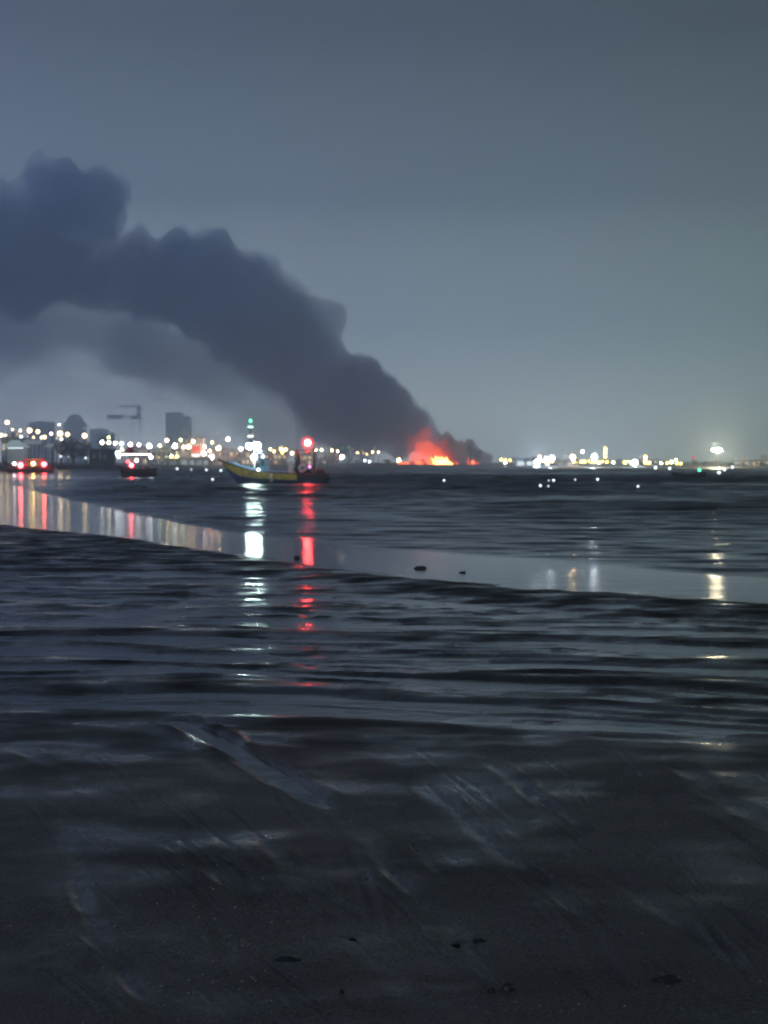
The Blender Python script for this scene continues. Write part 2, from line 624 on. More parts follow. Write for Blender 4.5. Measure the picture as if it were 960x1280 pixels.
# ------------------------------------------------------------------ smoke and fire
FIRE_D = 930.0


def blob_mesh(name, spheres, voxel, amp, freq, mat_, seed=0):
    """spheres: (px, py, radius px, depth offset m); merged into one surface, then roughened."""
    from mathutils import noise
    k = FIRE_D / FPX
    bm = bmesh.new()
    for (px, py, r, dy) in spheres:
        c = at(px, py, FIRE_D + dy)
        bmesh.ops.create_icosphere(bm, subdivisions=3, radius=r * k, matrix=Matrix.Translation(c))
    me = bpy.data.meshes.new(name)
    bm.to_mesh(me)
    bm.free()
    def voxel_merge(m):
        tmp = bpy.data.objects.new('tmp', m)
        COL.objects.link(tmp)
        mod = tmp.modifiers.new('r', 'REMESH')
        mod.mode = 'VOXEL'
        mod.voxel_size = voxel
        dg = bpy.context.evaluated_depsgraph_get()
        res = bpy.data.meshes.new_from_object(tmp.evaluated_get(dg))
        bpy.data.objects.remove(tmp)
        bpy.data.meshes.remove(m)
        return res

    out = voxel_merge(me)
    n = len(out.vertices)
    co = np.empty(n * 3, np.float32)
    out.vertices.foreach_get('co', co)
    co = co.reshape(-1, 3)
    no = np.empty(n * 3, np.float32)
    out.vertices.foreach_get('normal', no)
    no = no.reshape(-1, 3)
    disp = np.empty(n, np.float32)
    off = Vector((seed * 31.7, seed * 11.3, 0))
    for i in range(n):
        p = Vector(co[i]) * freq + off
        v = 0.0
        a = 1.0
        for o in range(3):
            v += a * (abs(noise.noise(p)) * 2.4 - 0.50)
            p = p * 2.1
            a *= 0.5
        disp[i] = v
    co += no * (disp * amp)[:, None]
    out.vertices.foreach_set('co', co.ravel())
    out.update()
    out = voxel_merge(out)
    bm = bmesh.new()
    bm.from_mesh(out)
    seen, isl = set(), []
    for v in bm.verts:
        if v.index in seen:
            continue
        st, comp = [v], []
        seen.add(v.index)
        while st:
            q = st.pop()
            comp.append(q)
            for ed in q.link_edges:
                w = ed.other_vert(q)
                if w.index not in seen:
                    seen.add(w.index)
                    st.append(w)
        isl.append(comp)
    big = max(len(c) for c in isl)
    for c in isl:
        if len(c) < big:
            bmesh.ops.delete(bm, geom=c, context='VERTS')
    for v in bm.verts:
        if v.co.z < 1.2:
            v.co.z = 1.2 - 0.02 * (1.2 - v.co.z)
    bm.to_mesh(out)
    bm.free()
    out.materials.clear()
    out.materials.append(mat_)
    out.polygons.foreach_set('use_smooth', [True] * len(out.polygons))
    out.name = name
    out.update()
    return out


smoke = empty('smoke_plume', at(540, 581, FIRE_D))
tag(smoke, 'huge dark smoke plume rising from the shore fire and drifting left', 'smoke')
rs = random.Random(3)


def chain(pts, step, jit, rj):
    out = []
    for (a, b) in zip(pts[:-1], pts[1:]):
        ln = math.hypot(b[0] - a[0], b[1] - a[1])
        n = max(1, int(ln / step))
        for i in range(n):
            t = i / n
            r = a[2] + (b[2] - a[2]) * t
            out.append((a[0] + (b[0] - a[0]) * t + rs.uniform(-jit, jit) * r, a[1] + (b[1] - a[1]) * t + rs.uniform(-jit, jit) * r,
                        r * rs.uniform(1 - rj, 1 + rj), rs.uniform(-.6, .6) * r * .5))
    return out


def edge_bumps(pts, r0, r1, step):
    out = []
    for (a, b) in zip(pts[:-1], pts[1:]):
        ln = math.hypot(b[0] - a[0], b[1] - a[1])
        n = max(1, int(ln / step))
        for i in range(n):
            t = (i + rs.random() * .6) / n
            r = rs.uniform(r0, r1)
            x, y = a[0] + (b[0] - a[0]) * t, a[1] + (b[1] - a[1]) * t
            nx, ny = (b[1] - a[1]) / ln, -(b[0] - a[0]) / ln   # outwards (up and right) when walking right to left
            out.append((x - nx * 0 + 0 * ny, y, r, rs.uniform(-14, 14)))
    return out


core = chain([(566, 572, 9), (545, 556, 15), (520, 545, 24), (492, 525, 34), (455, 500, 46), (425, 498, 40)], 9, .12, .18)
core += [(452, 470, 19, 0), (466, 463, 13, -6), (436, 466, 15, 6), (456, 462, 14, 4), (444, 464, 13, -4), (480, 487, 17, 4), (505, 515, 17, 0), (520, 524, 13, 0), (536, 535, 11, 0), (420, 530, 30, 0), (470, 545, 26, 0), (500, 555, 20, 0),
         (400, 505, 34, 0), (430, 552, 20, 5), (450, 556, 20, -5)]
core += [(x - 5, y + 6, r, rs.uniform(-8, 8)) for (x, y, r) in ((424, 460, 8), (434, 456, 9), (446, 458, 8), (459, 454, 9), (470, 456, 8), (480, 472, 8), (489, 482, 7), (499, 492, 7), (509, 505, 7), (521, 513, 6), (532, 517, 6), (541, 528, 5), (549, 536, 5), (557, 544, 5))]
for (x0, y0, x1, y1, n) in ((424, 462, 470, 450, 7), (470, 450, 500, 492, 7), (500, 492, 560, 548, 10)):
    for q in range(n):
        t = (q + rs.random()) / n
        core.append((x0 + (x1 - x0) * t - 4 + rs.uniform(-3, 3), y0 + (y1 - y0) * t + 5 + rs.uniform(-3, 3), rs.uniform(4, 9) * (1 if x0 < 500 else .7), rs.uniform(-10, 10)))
core_me = blob_mesh('dense_column', core, 1.7, 4.4, 0.070, volume_mat('smoke_dense', (0.26, 0.40, 0.80), 0.085), 8)
place('dense_column', core_me, smoke).matrix_parent_inverse = Matrix.Translation(smoke.location).inverted()

mid = chain([(408, 508, 30), (383, 458, 46), (345, 425, 58), (300, 385, 62), (255, 360, 58), (200, 352, 50), (140, 348, 44), (70, 338, 48), (-30, 325, 58), (-110, 320, 66)], 16, .15, .16)
mid += [(412, 432, 17, 0), (405, 415, 20, 0), (390, 405, 22, 5), (372, 398, 24, -5), (350, 380, 27, 0), (325, 355, 30, 0), (308, 340, 28, 0), (285, 326, 27, 0), (262, 322, 25, 8), (235, 318, 22, -8), (205, 316, 24, 0), (175, 322, 24, 0), (150, 328, 24, 0),
        (105, 258, 40, 0), (85, 250, 46, 0), (60, 265, 45, 10), (110, 290, 36, -8), (50, 300, 50, 0), (20, 285, 46, 0), (-20, 270, 40, 0), (-60, 265, 45, 0), (118, 242, 30, 0), (90, 235, 30, 6)]
mid += [(x - 6, y + 8, r, rs.uniform(-8, 8)) for (x, y, r) in ((428, 436, 10), (424, 424, 10), (414, 410, 11), (402, 398, 11), (386, 385, 12), (370, 377, 12), (352, 366, 12), (338, 350, 13), (326, 334, 13), (315, 320, 13), (300, 306, 13), (283, 302, 13), (262, 302, 12), (240, 300, 12), (215, 296, 12), (192, 296, 12), (168, 302, 12), (146, 268, 13), (146, 248, 13), (136, 228, 13), (120, 214, 13), (100, 207, 12), (76, 207, 12), (54, 214, 12))]
for (x0, y0, x1, y1, n) in ((428, 437, 400, 396, 5), (400, 396, 318, 322, 9), (318, 322, 270, 300, 5), (270, 300, 160, 300, 8), (150, 262, 128, 216, 5), (128, 214, 50, 212, 7)):
    for q in range(n):
        t = (q + rs.random()) / n
        mid.append((x0 + (x1 - x0) * t - 6 + rs.uniform(-5, 5), y0 + (y1 - y0) * t + 8 + rs.uniform(-5, 5), rs.uniform(8, 17), rs.uniform(-14, 14)))
shrink = [(x, y, r * .80, d) for (x, y, r, d) in mid]
mid_me = blob_mesh('billow', mid, 2.8, 8.0, 0.040, volume_mat('smoke_outer', (0.40, 0.58, 1.0), 0.046), 12)
place('billow', mid_me, smoke).matrix_parent_inverse = Matrix.Translation(smoke.location).inverted()
mid2_me = blob_mesh('inner_billow', shrink, 4.2, 7.5, 0.03, volume_mat('smoke_inner', (0.40, 0.58, 1.0), 0.030), 5)
place('inner_billow', mid2_me, smoke).matrix_parent_inverse = Matrix.Translation(smoke.location).inverted()
veil = [(250, 440, 34, 5), (205, 440, 40, 0), (150, 418, 44, 0), (300, 455, 34, 0), (335, 475, 28, 4), (280, 425, 32, 6)] + chain([(425, 545, 20), (380, 530, 34), (330, 500, 44), (270, 470, 50), (200, 425, 54), (90, 395, 54), (-60, 380, 70)], 22, .2, .2)
haze_veil = chain([(420, 548, 18), (370, 530, 40), (300, 500, 56), (210, 470, 66), (110, 450, 76), (-60, 440, 110)], 24, .25, .25)
hv_me = blob_mesh('thin_veil', haze_veil, 5.5, 16, 0.018, volume_mat('smoke_thinnest', (0.62, 0.72, 1.0), 0.0040), 33)
place('thin_veil', hv_me, smoke).matrix_parent_inverse = Matrix.Translation(smoke.location).inverted()
veil_me = blob_mesh('smoke_veil', veil, 4.0, 12, 0.022, volume_mat('smoke_thin', (0.44, 0.56, 0.97), 0.0125), 3)
place('smoke_veil', veil_me, smoke).matrix_parent_inverse = Matrix.Translation(smoke.location).inverted()
for q, (pts, dens) in enumerate((([(402, 545, 16), (385, 515, 22), (368, 485, 26), (352, 462, 28)], .016), ([(338, 498, 14), (310, 476, 22), (280, 448, 28)], .018), ([(300, 490, 12), (255, 462, 22), (205, 438, 30), (150, 425, 34)], .014),
                                 ([(230, 462, 12), (150, 432, 22), (70, 412, 30), (-30, 400, 40)], .006), ([(360, 540, 10), (320, 520, 18), (270, 502, 20), (200, 480, 22)], .007))):
    w_me = blob_mesh('smoke_wisp', chain(pts, 9, .3, .3), 2.8, 9.0, 0.04, volume_mat('smoke_wisp', (0.40, 0.54, 0.95), dens), 10 + q)
    place('smoke_wisp', w_me, smoke).matrix_parent_inverse = Matrix.Translation(smoke.location).inverted()
tail = chain([(556, 562, 14), (580, 566, 14), (600, 573, 11), (616, 579, 6)], 7, .15, .2) + [(575, 556, 8, 0), (590, 560, 8, 0), (560, 549, 8, 0)]
tail_me = blob_mesh('tail_smoke', tail, 1.4, 2.2, 0.10, volume_mat('smoke_tail', (0.48, 0.15, 0.13), 0.16), 4)  # the fire's red light is put into the tail smoke's colour
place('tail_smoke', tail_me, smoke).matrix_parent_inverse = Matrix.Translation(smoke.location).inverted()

fire = empty('shore_fire', at(545, 580, FIRE_D - 22))
tag(fire, 'bright orange and red blaze burning at the foot of the smoke', 'fire')


def flame_mesh(seed, m):
    r = random.Random(seed)
    prof = [(0.42, 0.0), (0.5, 0.12), (0.46, 0.28), (0.36, 0.45), (0.25, 0.62), (0.14, 0.8), (0.05, 0.93), (0.005, 1.0)]
    mb = MB().lathe(prof, 9)
    ph = r.uniform(0, 6)
    mb.v = [(x + .16 * z * math.sin(ph + 5 * z) + .07 * math.sin(9 * z + 3 * x + ph), y + .14 * z * math.cos(ph + 4 * z), z * (1 + .06 * math.sin(8 * x + ph))) for (x, y, z) in mb.v]
    return mb.mesh('flame', m, True)


M_FH, M_FM, M_FR = emit((1.0, 0.36, 0.08), 26.0), emit((1.0, 0.16, 0.045), 5.0), emit((1.0, 0.07, 0.04), 1.6)
flames = [(522, 580, 7, 6, M_FM), (528, 580, 8, 7, M_FR), (508, 580, 10, 3.4, M_FM), (501, 580, 9, 3.0, M_FM), (516, 580, 9, 4, M_FR), (586, 581, 6, 10, M_FR), (591, 581, 8, 7, M_FM), (596, 581, 8, 5, M_FR)]
_fr = random.Random(5)
for _ in range(26):
    _x = _fr.gauss(549, 9)
    _c = 1 - min(1, abs(_x - 547) / 22)
    flames.append((_x, 580.4, _fr.uniform(4, 9), _fr.uniform(3, 5 + 9 * _c), _fr.choice((M_FH, M_FH, M_FM)) if _c > .3 else _fr.choice((M_FM, M_FR))))
kf = FIRE_D / FPX
for i, (px, py, w, h, m) in enumerate(flames):
    me = flame_mesh(i, m)
    o = place('flame', me, fire, at(px, py, FIRE_D - 22 + rs.uniform(-5, 5)) - fire.location, (w * kf, w * kf * .8, h * kf), (0, rs.uniform(-.25, .12), rs.uniform(0, 6)))
glow_sp = chain([(516, 574, 7), (528, 567, 12), (540, 565, 14), (552, 567, 12), (566, 574, 7)], 5, .1, .15) + [(528, 557, 12, 0), (537, 553, 11, 0), (523, 551, 9, 0), (547, 559, 10, 0), (516, 563, 8, 0), (531, 545, 9, 0), (524, 543, 7, 0)]
glow_me = blob_mesh('firelit_smoke_glow', [(x, y, r, -6) for (x, y, r, d) in glow_sp], 1.4, 3.4, 0.10, volume_mat('firelight_glow', (0.5, 0.2, 0.15), 0.03, (1.0, 0.050, 0.012), 0.085), 6)  # red firelight on the smoke, put in as a glowing volume
place('firelit_smoke_glow', glow_me, fire).matrix_parent_inverse = Matrix.Translation(fire.location).inverted()
hot_me = blob_mesh('flame_heart', [(x, y + 5, r * .62, -8) for (x, y, r, d) in glow_sp if y > 545], 1.2, 1.4, 0.14, volume_mat('hot_gas', (0.5, 0.2, 0.15), 0.03, (1.0, 0.105, 0.018), 0.30), 7)
place('flame_heart', hot_me, fire).matrix_parent_inverse = Matrix.Translation(fire.location).inverted()

# ------------------------------------------------------------------ lamps
ORD = ['first', 'second', 'third', 'fourth', 'fifth', 'sixth', 'seventh', 'eighth', 'ninth', 'tenth', 'eleventh', 'twelfth', 'thirteenth',
       'fourteenth', 'fifteenth', 'sixteenth', 'seventeenth', 'eighteenth', 'nineteenth', 'twentieth', 'twenty-first', 'twenty-second']
M_POLE = mat('pole_steel', (0.10, 0.10, 0.105), 0.5, 0.2, 2.0, metal=0.6)
POLE = MB().lathe([(1.0, 0), (0.55, 1.0)], 6).mesh('pole', M_POLE)
ARM = MB().tube((0, 0, 0), (0, -1, 0.12), 0.07, 0.05, 5).mesh('bracket', M_POLE)
_globe = {}


def globe(m):
    if m.name not in _globe:
        bm = bmesh.new()
        bmesh.ops.create_icosphere(bm, subdivisions=2, radius=1.0)
        me = bpy.data.meshes.new('lamp_globe')
        bm.to_mesh(me)
        bm.free()
        me.materials.append(m)
        me.polygons.foreach_set('use_smooth', [True] * len(me.polygons))
        _globe[m.name] = me
    return _globe[m.name]


C = {'w': ((1.0, 0.90, 0.80), 'white'), 'warm': ((1.0, 0.66, 0.30), 'warm white'), 'cool': ((0.80, 0.90, 1.0), 'cool white'),
     'y': ((1.0, 0.66, 0.10), 'yellow'), 'yg': ((0.85, 0.95, 0.35), 'yellow green'), 'am': ((1.0, 0.62, 0.18), 'amber'), 'o': ((1.0, 0.36, 0.12), 'orange'),
     'r': ((1.0, 0.05, 0.06), 'red'), 'pk': ((1.0, 0.66, 0.66), 'pinkish white'), 'g': ((0.08, 0.75, 0.34), 'green'), 'p': ((0.9, 0.25, 0.6), 'purple'), 'yw': ((1.0, 0.88, 0.55), 'pale yellow'), 'ice': ((0.72, 1.0, 0.95), 'icy white')}


def lamp_globe_for(ck, power, sampled=True):
    return globe(emit(C[ck][0], power, sampled))


def street_lamp(px, py, r, ck, D, label, group, power=26.0, name='street_lamp'):
    p = at(px, py, D)
    gz = land_z(px, D) - 0.05
    root = empty(name, (p.x, p.y + 0.9, gz))
    tag(root, label, 'lamp', group)
    h = max(p.z - gz, 0.3)
    rad = max(0.10, (r - 0.9) * D / FPX)
    pw = min(0.16, 0.02 * h + 0.03)
    place('pole', POLE, root, (0, 0, 0), (pw, pw, h))
    place('bracket', ARM, root, (0, 0, h - 0.1), (1, 0.9 - rad * .6, 1))
    place('lamp_globe', lamp_globe_for(ck, power), root, (0, -0.9, p.z - gz), rad)
    return root


CLUSTERS = [
    # phrase, depth, default power, lamps (px, py, r, colour[, power])
    ('in the row above the pale pavilion', 430, 17, 'lamps above the pavilion', [(9, 528, 3.3, 'warm'), (1.5, 544, 3, 'warm'), (6.8, 544, 2, 'warm'), (15.7, 537, 2, 'warm'), (25.5, 538.3, 2.4, 'warm'), (26.4, 545.7, 2.2, 'cool'),
        (37, 538, 3.7, 'warm'), (47.3, 539.5, 3.1, 'warm'), (42, 546.7, 2, 'warm'), (52, 547, 2.4, 'warm'), (55.5, 546.3, 3, 'warm'), (64, 542, 2.6, 'pk'), (74, 530.8, 2, 'w'), (75, 542, 4, 'warm'), (76.7, 549, 2.2, 'w'), (84.3, 543, 3.2, 'warm')]),
    ('over the flat roofed barge', 620, 26, 'lamps over the barge', [(105.7, 544.6, 3.6, 'warm'), (105, 535.5, 2.0, 'w', 0.7), (100, 551.5, 2.2, 'w', 0.5), (127.8, 553, 3.3, 'w'), (136, 553.3, 3, 'w'), (135.8, 546.7, 2.2, 'yg'), (144, 554, 3, 'w')]),
    ('in the row above the canopied boat', 640, 24, 'lamps above the canopied boat', [(152, 554.5, 3.2, 'cool'), (156, 555.5, 2, 'cool', .8), (163, 555.5, 3.4, 'pk'), (168, 556.5, 1.6, 'pk', .8), (173.5, 556, 3.1, 'w'), (180, 556.5, 2, 'cool', .8), (186.5, 557.5, 4, 'w'), (152.5, 562, 2.8, 'warm'), (147, 567, 4, 'cool'), (148.4, 571, 2.6, 'cool')]),
    ('on the shore below the hazy tower', 760, 70, 'lamps below the tower', [(200, 557, 2.5, 'yg'), (208.5, 550.5, 2.9, 'warm'), (218.5, 557.5, 3.6, 'w'), (229.8, 558.5, 2.5, 'w'), (236, 558.3, 3.1, 'warm'), (226, 550, 2.4, 'yg'), (233, 551, 1.9, 'yg', .8), (241.5, 551.8, 2.8, 'warm'),
        (214.3, 570, 2.5, 'yg'), (221.3, 570.8, 2.5, 'y')]),
    ('on the shore left of the fishing boat', 780, 60, 'lamps left of the fishing boat', [(254.8, 558.5, 3.2, 'w'), (255, 567, 3.2, 'pk'), (262, 563.5, 2.8, 'o'), (265, 553, 2.3, 'am'), (264.3, 571.5, 3.8, 'pk'), (273, 560, 3.6, 'warm'), (273, 554, 2.4, 'w', .9), (272, 541, 2, 'w', .7), (285, 549, 3, 'w'), (293, 569.5, 3.6, 'o', .85), (301, 561, 3, 'w'), (295, 561, 1.8, 'w', .7)]),
    ('on the shore behind the fishing boat', 830, 40, 'lamps behind the fishing boat', [(338, 561.5, 2.2, 'yg'), (342.5, 564, 2.2, 'warm'), (351.5, 561.5, 2.8, 'y'), (357, 562, 2.6, 'am'), (353, 565.5, 2.5, 'y'), (365, 566.5, 2.8, 'warm'), (395, 562.5, 2.2, 'warm'), (402, 562.5, 2.4, 'warm'), (415, 563, 2.3, 'warm'), (422, 564, 2.3, 'warm'), (427.5, 571, 3.4, 'cool', 60)]),
    ('in the row left of the blaze', 835, 20, 'lamps left of the blaze', [(428.7, 560.3, 2.6, 'g', .5), (435.5, 559, 2.8, 'g', .5), (437.5, 565, 2, 'w', .8), (447, 566, 2.1, 'warm'), (453, 564, 2, 'yg', .8), (458.6, 567.5, 2.2, 'warm'), (465.8, 565, 2.2, 'warm'), (467.8, 560, 2, 'yg', .8), (473, 565, 2.1, 'w'), (456, 575.5, 2.3, 'cool'), (462, 577, 2.2, 'cool'), (498.5, 575, 3, 'warm', 60)]),
    ('in the knot just right of the blaze', None, 30, 'lamps right of the blaze', [(580.5, 551, 2.6, 'pk', .8), (626.5, 574.5, 2.3, 'y'), (632, 575.5, 2.5, 'y'), (637.5, 575.5, 2.2, 'y'), (631.5, 578, 2.7, 'w'), (649.8, 574.3, 2.2, 'cool')]),
    ('beside the white lit shed', None, 36, 'lamps beside the lit shed', [(674.5, 571, 2.6, 'warm'), (682.5, 573, 2.6, 'pk'), (690, 572.5, 3.5, 'cool', 500), (678, 576.5, 2, 'pk'), (671.5, 577.5, 3.5, 'cool', 900), (684.5, 578, 3.5, 'warm'), (690.5, 577, 2, 'y'), (716, 571.5, 3.2, 'warm', 500), (717.5, 577, 2.2, 'y'), (727, 577.5, 2.5, 'y'), (731, 577, 2.3, 'y'), (728, 564.5, 2.6, 'cool')]),
    ('in the yellow string on the right shore', None, 26, 'lamps in the yellow string', [(737, 576.5, 2.2, 'y'), (740.5, 577.5, 2.2, 'y'), (744.5, 577, 2.3, 'y'), (748.5, 577.5, 2.2, 'y'), (753, 577, 2.2, 'y'), (758.5, 577.5, 2.3, 'y'), (749, 579, 2, 'w'), (766.7, 578, 2.6, 'yg'), (743, 570.7, 3.6, 'cool', 700)]),
    ('on the right shore left of the tall floodlight', None, 30, 'lamps left of the floodlight', [(781, 578, 2.5, 'y'), (786, 577, 2, 'yg'), (789, 579, 2, 'yg'), (793.5, 578.5, 4, 'cool', 400), (811.5, 578.5, 2.6, 'y'), (826.5, 579, 2.4, 'yg'), (834, 579, 2.3, 'y'), (839.5, 577.5, 2.8, 'yg'), (845, 575, 2.4, 'yg'), (846.5, 579, 2.4, 'y'), (851, 579.5, 2.2, 'y'), (888, 576.5, 2, 'yg', .8), (919, 574, 2.2, 'yg', .8)]),
]
for phrase, D, power, group, lamps in CLUSTERS:
    for i, l in enumerate(sorted(lamps, key=lambda q: q[0])):
        pw = l[4] if len(l) > 4 else power
        if pw < 1.1:
            pw *= 1.0
        street_lamp(l[0], l[1], l[2], l[3], (D if D else shore_d(l[0]) + 14) + rnd.uniform(-8, 8) * (1 if D else .5), f"{ORD[i]} added lamp from the left, {C[l[3]][1]}, {phrase}", group, round(pw, 1))

lr = random.Random(17)
tiny = []  # random dim lamps, added to thicken the town's band of glow
for _ in range(46):
    _px = lr.uniform(0, 130) if lr.random() < .3 else lr.uniform(180, 480)
    _py = lr.uniform(538, 556) if _px < 130 else lr.uniform(557, 575)
    _z = 'above the pavilion and barge' if _px < 130 else 'left of the fishing boat' if _px < 280 else 'behind the fishing boat' if _px < 410 else 'between the fishing boat and the blaze'
    tiny.append((_px, _py, lr.uniform(1.3, 1.9), lr.choice(('warm', 'warm', 'y', 'am', 'w', 'yg', 'o')), _z, round(lr.uniform(.8, 5), 1)))
_cnt = {}
for (_px, _py, _r, _ck, _z, _pw) in sorted(tiny):
    _cnt[(_z, _ck)] = _cnt.get((_z, _ck), -1) + 1
    street_lamp(_px, _py, _r, _ck, 450 if _px < 130 else shore_d(_px) + 30, f'{ORD[_cnt[(_z, _ck)]]} tiny dim {C[_ck][1]} added lamp from the left, {_z}', 'dim lamps added for the town glow', _pw)

# ------------------------------------------------------------------ lit floats on the water
M_FLOAT = mat('float_plastic', (0.05, 0.05, 0.055), 0.5, 0.3, 9)
FLOAT = MB().lathe([(0.10, -0.12), (0.24, -0.08), (0.30, 0.02), (0.26, 0.10), (0.12, 0.15), (0.07, 0.19)], 12).mesh('float_body', M_FLOAT, True)
FSTEM = MB().lathe([(0.035, 0.16), (0.03, 1.0)], 6).mesh('stem', M_POLE)
FL = [(78, 570.5, 2.1, 'cool'), (87.5, 571, 1.9, 'cool'), (109, 572.5, 2.1, 'cool')]
floats = [('left of the fishing boat', [(221.5, 586, 2.0), (239, 587, 1.8), (258, 587.3, 2.0), (276, 588, 2.1), (265.7, 599.5, 2.0)]),
          ('on dark water below the blaze', [(555, 601, 2.0)]),
          ('on dark water below the lit shed', [(675.5, 609, 2.2), (685.5, 609.7, 1.9), (692, 601, 2.2), (686, 601.5, 1.8), (719, 600, 1.9), (747, 599.5, 2.2), (797.5, 610, 2.0)]),
          ('off the right shore near the dark skiff', [(819.5, 584.5, 2.6), (837, 585.5, 2.4), (898.8, 590.5, 2.7), (905.5, 587, 2.5), (915.5, 584, 2.4)])]
for phrase, ls in floats:
    for i, (px, py, r) in enumerate(sorted(ls)):
        if py < 592:
            D = 190.0
        else:
            D = ground_d(py + 3.5)
        p = at(px, py, D)
        root = empty('lit_buoy', (p.x, D, 0.0))
        word = ORD[i] + ' pale lamp float from the left, ' if len(ls) > 1 else 'small lone float with a pale lamp, '
        tag(root, word + phrase, 'buoy', 'lit floats ' + phrase)
        place('float_body', FLOAT, root)
        hz = max(p.z, 0.28)
        place('stem', FSTEM, root, (0, 0, 0), (1, 1, hz))
        place('lamp_globe', lamp_globe_for('cool', 1.6 if r < 2 else 3.0, False), root, (0, 0, hz), max(.06, (r - .7) * D / FPX))

# ------------------------------------------------------------------ boats
def hull_shape(stations, rows=7):
    """stations: (x, half beam, keel z, sheer z, flare). Returns outer skin rings, both sides, from port gunwale under the keel."""
    rings = []
    for (x, b, k, s, rake) in stations:
        ring = []
        for side in (-1, 1):
            seq = range(rows + 1) if side == -1 else range(rows - 1, -1, -1)
            for i in seq:
                t = 1 - i / rows                       # 1 at gunwale, 0 at keel
                yy = b * math.sin(min(1.0, t * 1.15) * math.pi / 2) ** 0.65 if t > 0 else 0
                ring.append((x + rake * (t - 1) * -1 * 0 - rake * (1 - t), side * yy, k + (s - k) * t))
        rings.append(ring)
    return rings


def loft(rings, a, b, inset=0.0):
    mb = MB()
    n = b - a
    vs = [r[i] for r in rings for i in range(a, b + 1)]
    fs = []
    w = n + 1
    for k in range(len(rings) - 1):
        for i in range(n):
            fs.append((k * w + i, (k + 1) * w + i, (k + 1) * w + i + 1, k * w + i + 1))
    return mb.add(vs, fs)


BD = ground_d(605.5)
bs = BD / FPX
fb = empty('fishing_boat', (at(342, 600, BD).x, BD, 0.0))
tag(fb, 'wooden fishing boat with yellow and blue hull, glaring deck lamps and red beacon', 'boat')


def bx(px):
    return (px - 342) * bs


def bz(py):
    return (605.5 - py) * bs


M_BLUE = mat('blue_paint', (0.030, 0.055, 0.16), 0.45, 0.35, 3)
M_YEL = mat('yellow_paint', (0.66, 0.52, 0.08), 0.45, 0.35, 3)
M_WHT = mat('white_paint', (0.70, 0.74, 0.76), 0.45, 0.15, 4)
M_LBL = mat('pale_blue_paint', (0.25, 0.42, 0.62), 0.45, 0.2, 4)
M_CYN = mat('turquoise_paint', (0.10, 0.40, 0.48), 0.45, 0.2, 4)
M_DRK = mat('tarred_wood', (0.028, 0.028, 0.030), 0.6, 0.4, 6)
M_DECK = mat('deck_planks', (0.22, 0.19, 0.15), 0.7, 0.4, 5)
M_NET = mat('net_twine', (0.035, 0.045, 0.045), 0.9, 0.5, 12)
M_GLASS = mat('dark_glass', (0.02, 0.025, 0.03), 0.08)
sheer = lambda x: float(np.interp(x, [bx(272), bx(283), bx(300), bx(320), bx(345), bx(380), bx(412)], [bz(574), bz(578.5), bz(584), bz(588.5), bz(591), bz(592.5), bz(592.5)]))
ST = []
for i in range(19):
    t = i / 18
    x = bx(276) + (bx(409) - bx(276)) * t
    beam = 1.35 * (0.05 + 0.95 * math.sin(min(1, t * 1.9 + 0.02) * math.pi / 2) ** .9) * (1 - 0.22 * max(0, (t - .75) / .25))
    ST.append((x, beam, -0.45 + 0.9 * max(0, .16 - t) / .16, sheer(x), -1.0 * max(0, 1 - t * 4.0)))
R = hull_shape(ST, 8)
nr = len(R[0])
loft(R, 0, nr - 1).build('hull', M_BLUE, fb, True)
# strake: a proud yellow band below the gunwale on both sides
for (a, b, sgn) in ((0, 3, -1), (nr - 4, nr - 1, 1)):
    Rs = [[(x, y + sgn * 0.022, z) for (x, y, z) in r] for r in R[:14]]
    loft(Rs, a, b).build('strake', M_YEL, fb, True)
    Rs = [[(x, y + sgn * 0.022, z) for (x, y, z) in r] for r in R[13:]]
    loft(Rs, a, b).build('stern_strake', M_DRK, fb, True)
g = MB()
for idx in (0, nr - 1):
    for k in range(len(R) - 1):
        g.tube(R[k][idx], R[k + 1][idx], 0.055, None, 6)
g.build('gunwale', M_DRK, fb)
g = MB()
for sgn in (-1, 1):
    for k in range(1, 11):
        x0, x1 = ST[k][0], ST[k + 1][0]
        y0, y1 = sgn * (ST[k][1] - .09), sgn * (ST[k + 1][1] - .09)
        g.add([(x0, y0, ST[k][3] - .38), (x1, y1, ST[k + 1][3] - .38), (x1, y1 * .98, ST[k + 1][3] + .16), (x0, y0 * .98, ST[k][3] + .16)], [(0, 1, 2, 3)])
g.build('bulwark', M_LBL, fb)
for k in range(1, 17):                                  # deck planks laid across
    x0, x1 = ST[k][0] + .01, ST[k + 1][0] - .01
    h0, h1 = ST[k][1] * .93, ST[k + 1][1] * .93
    z0, z1 = ST[k][3] - .34, ST[k + 1][3] - .34
    MB().add([(x0, -h0, z0), (x1, -h1, z1), (x1, h1, z1), (x0, h0, z0), (x0, -h0, z0 - .05), (x1, -h1, z1 - .05), (x1, h1, z1 - .05), (x0, h0, z0 - .05)],
             [(0, 1, 2, 3), (7, 6, 5, 4), (0, 4, 5, 1), (2, 6, 7, 3), (1, 5, 6, 2), (0, 3, 7, 4)]).build('deck_plank', M_DECK, fb)
MB().tube((bx(276), 0, bz(577)), (bx(272.5), 0, bz(572.5)), 0.10, 0.05, 8).build('stem_post', M_DRK, fb)
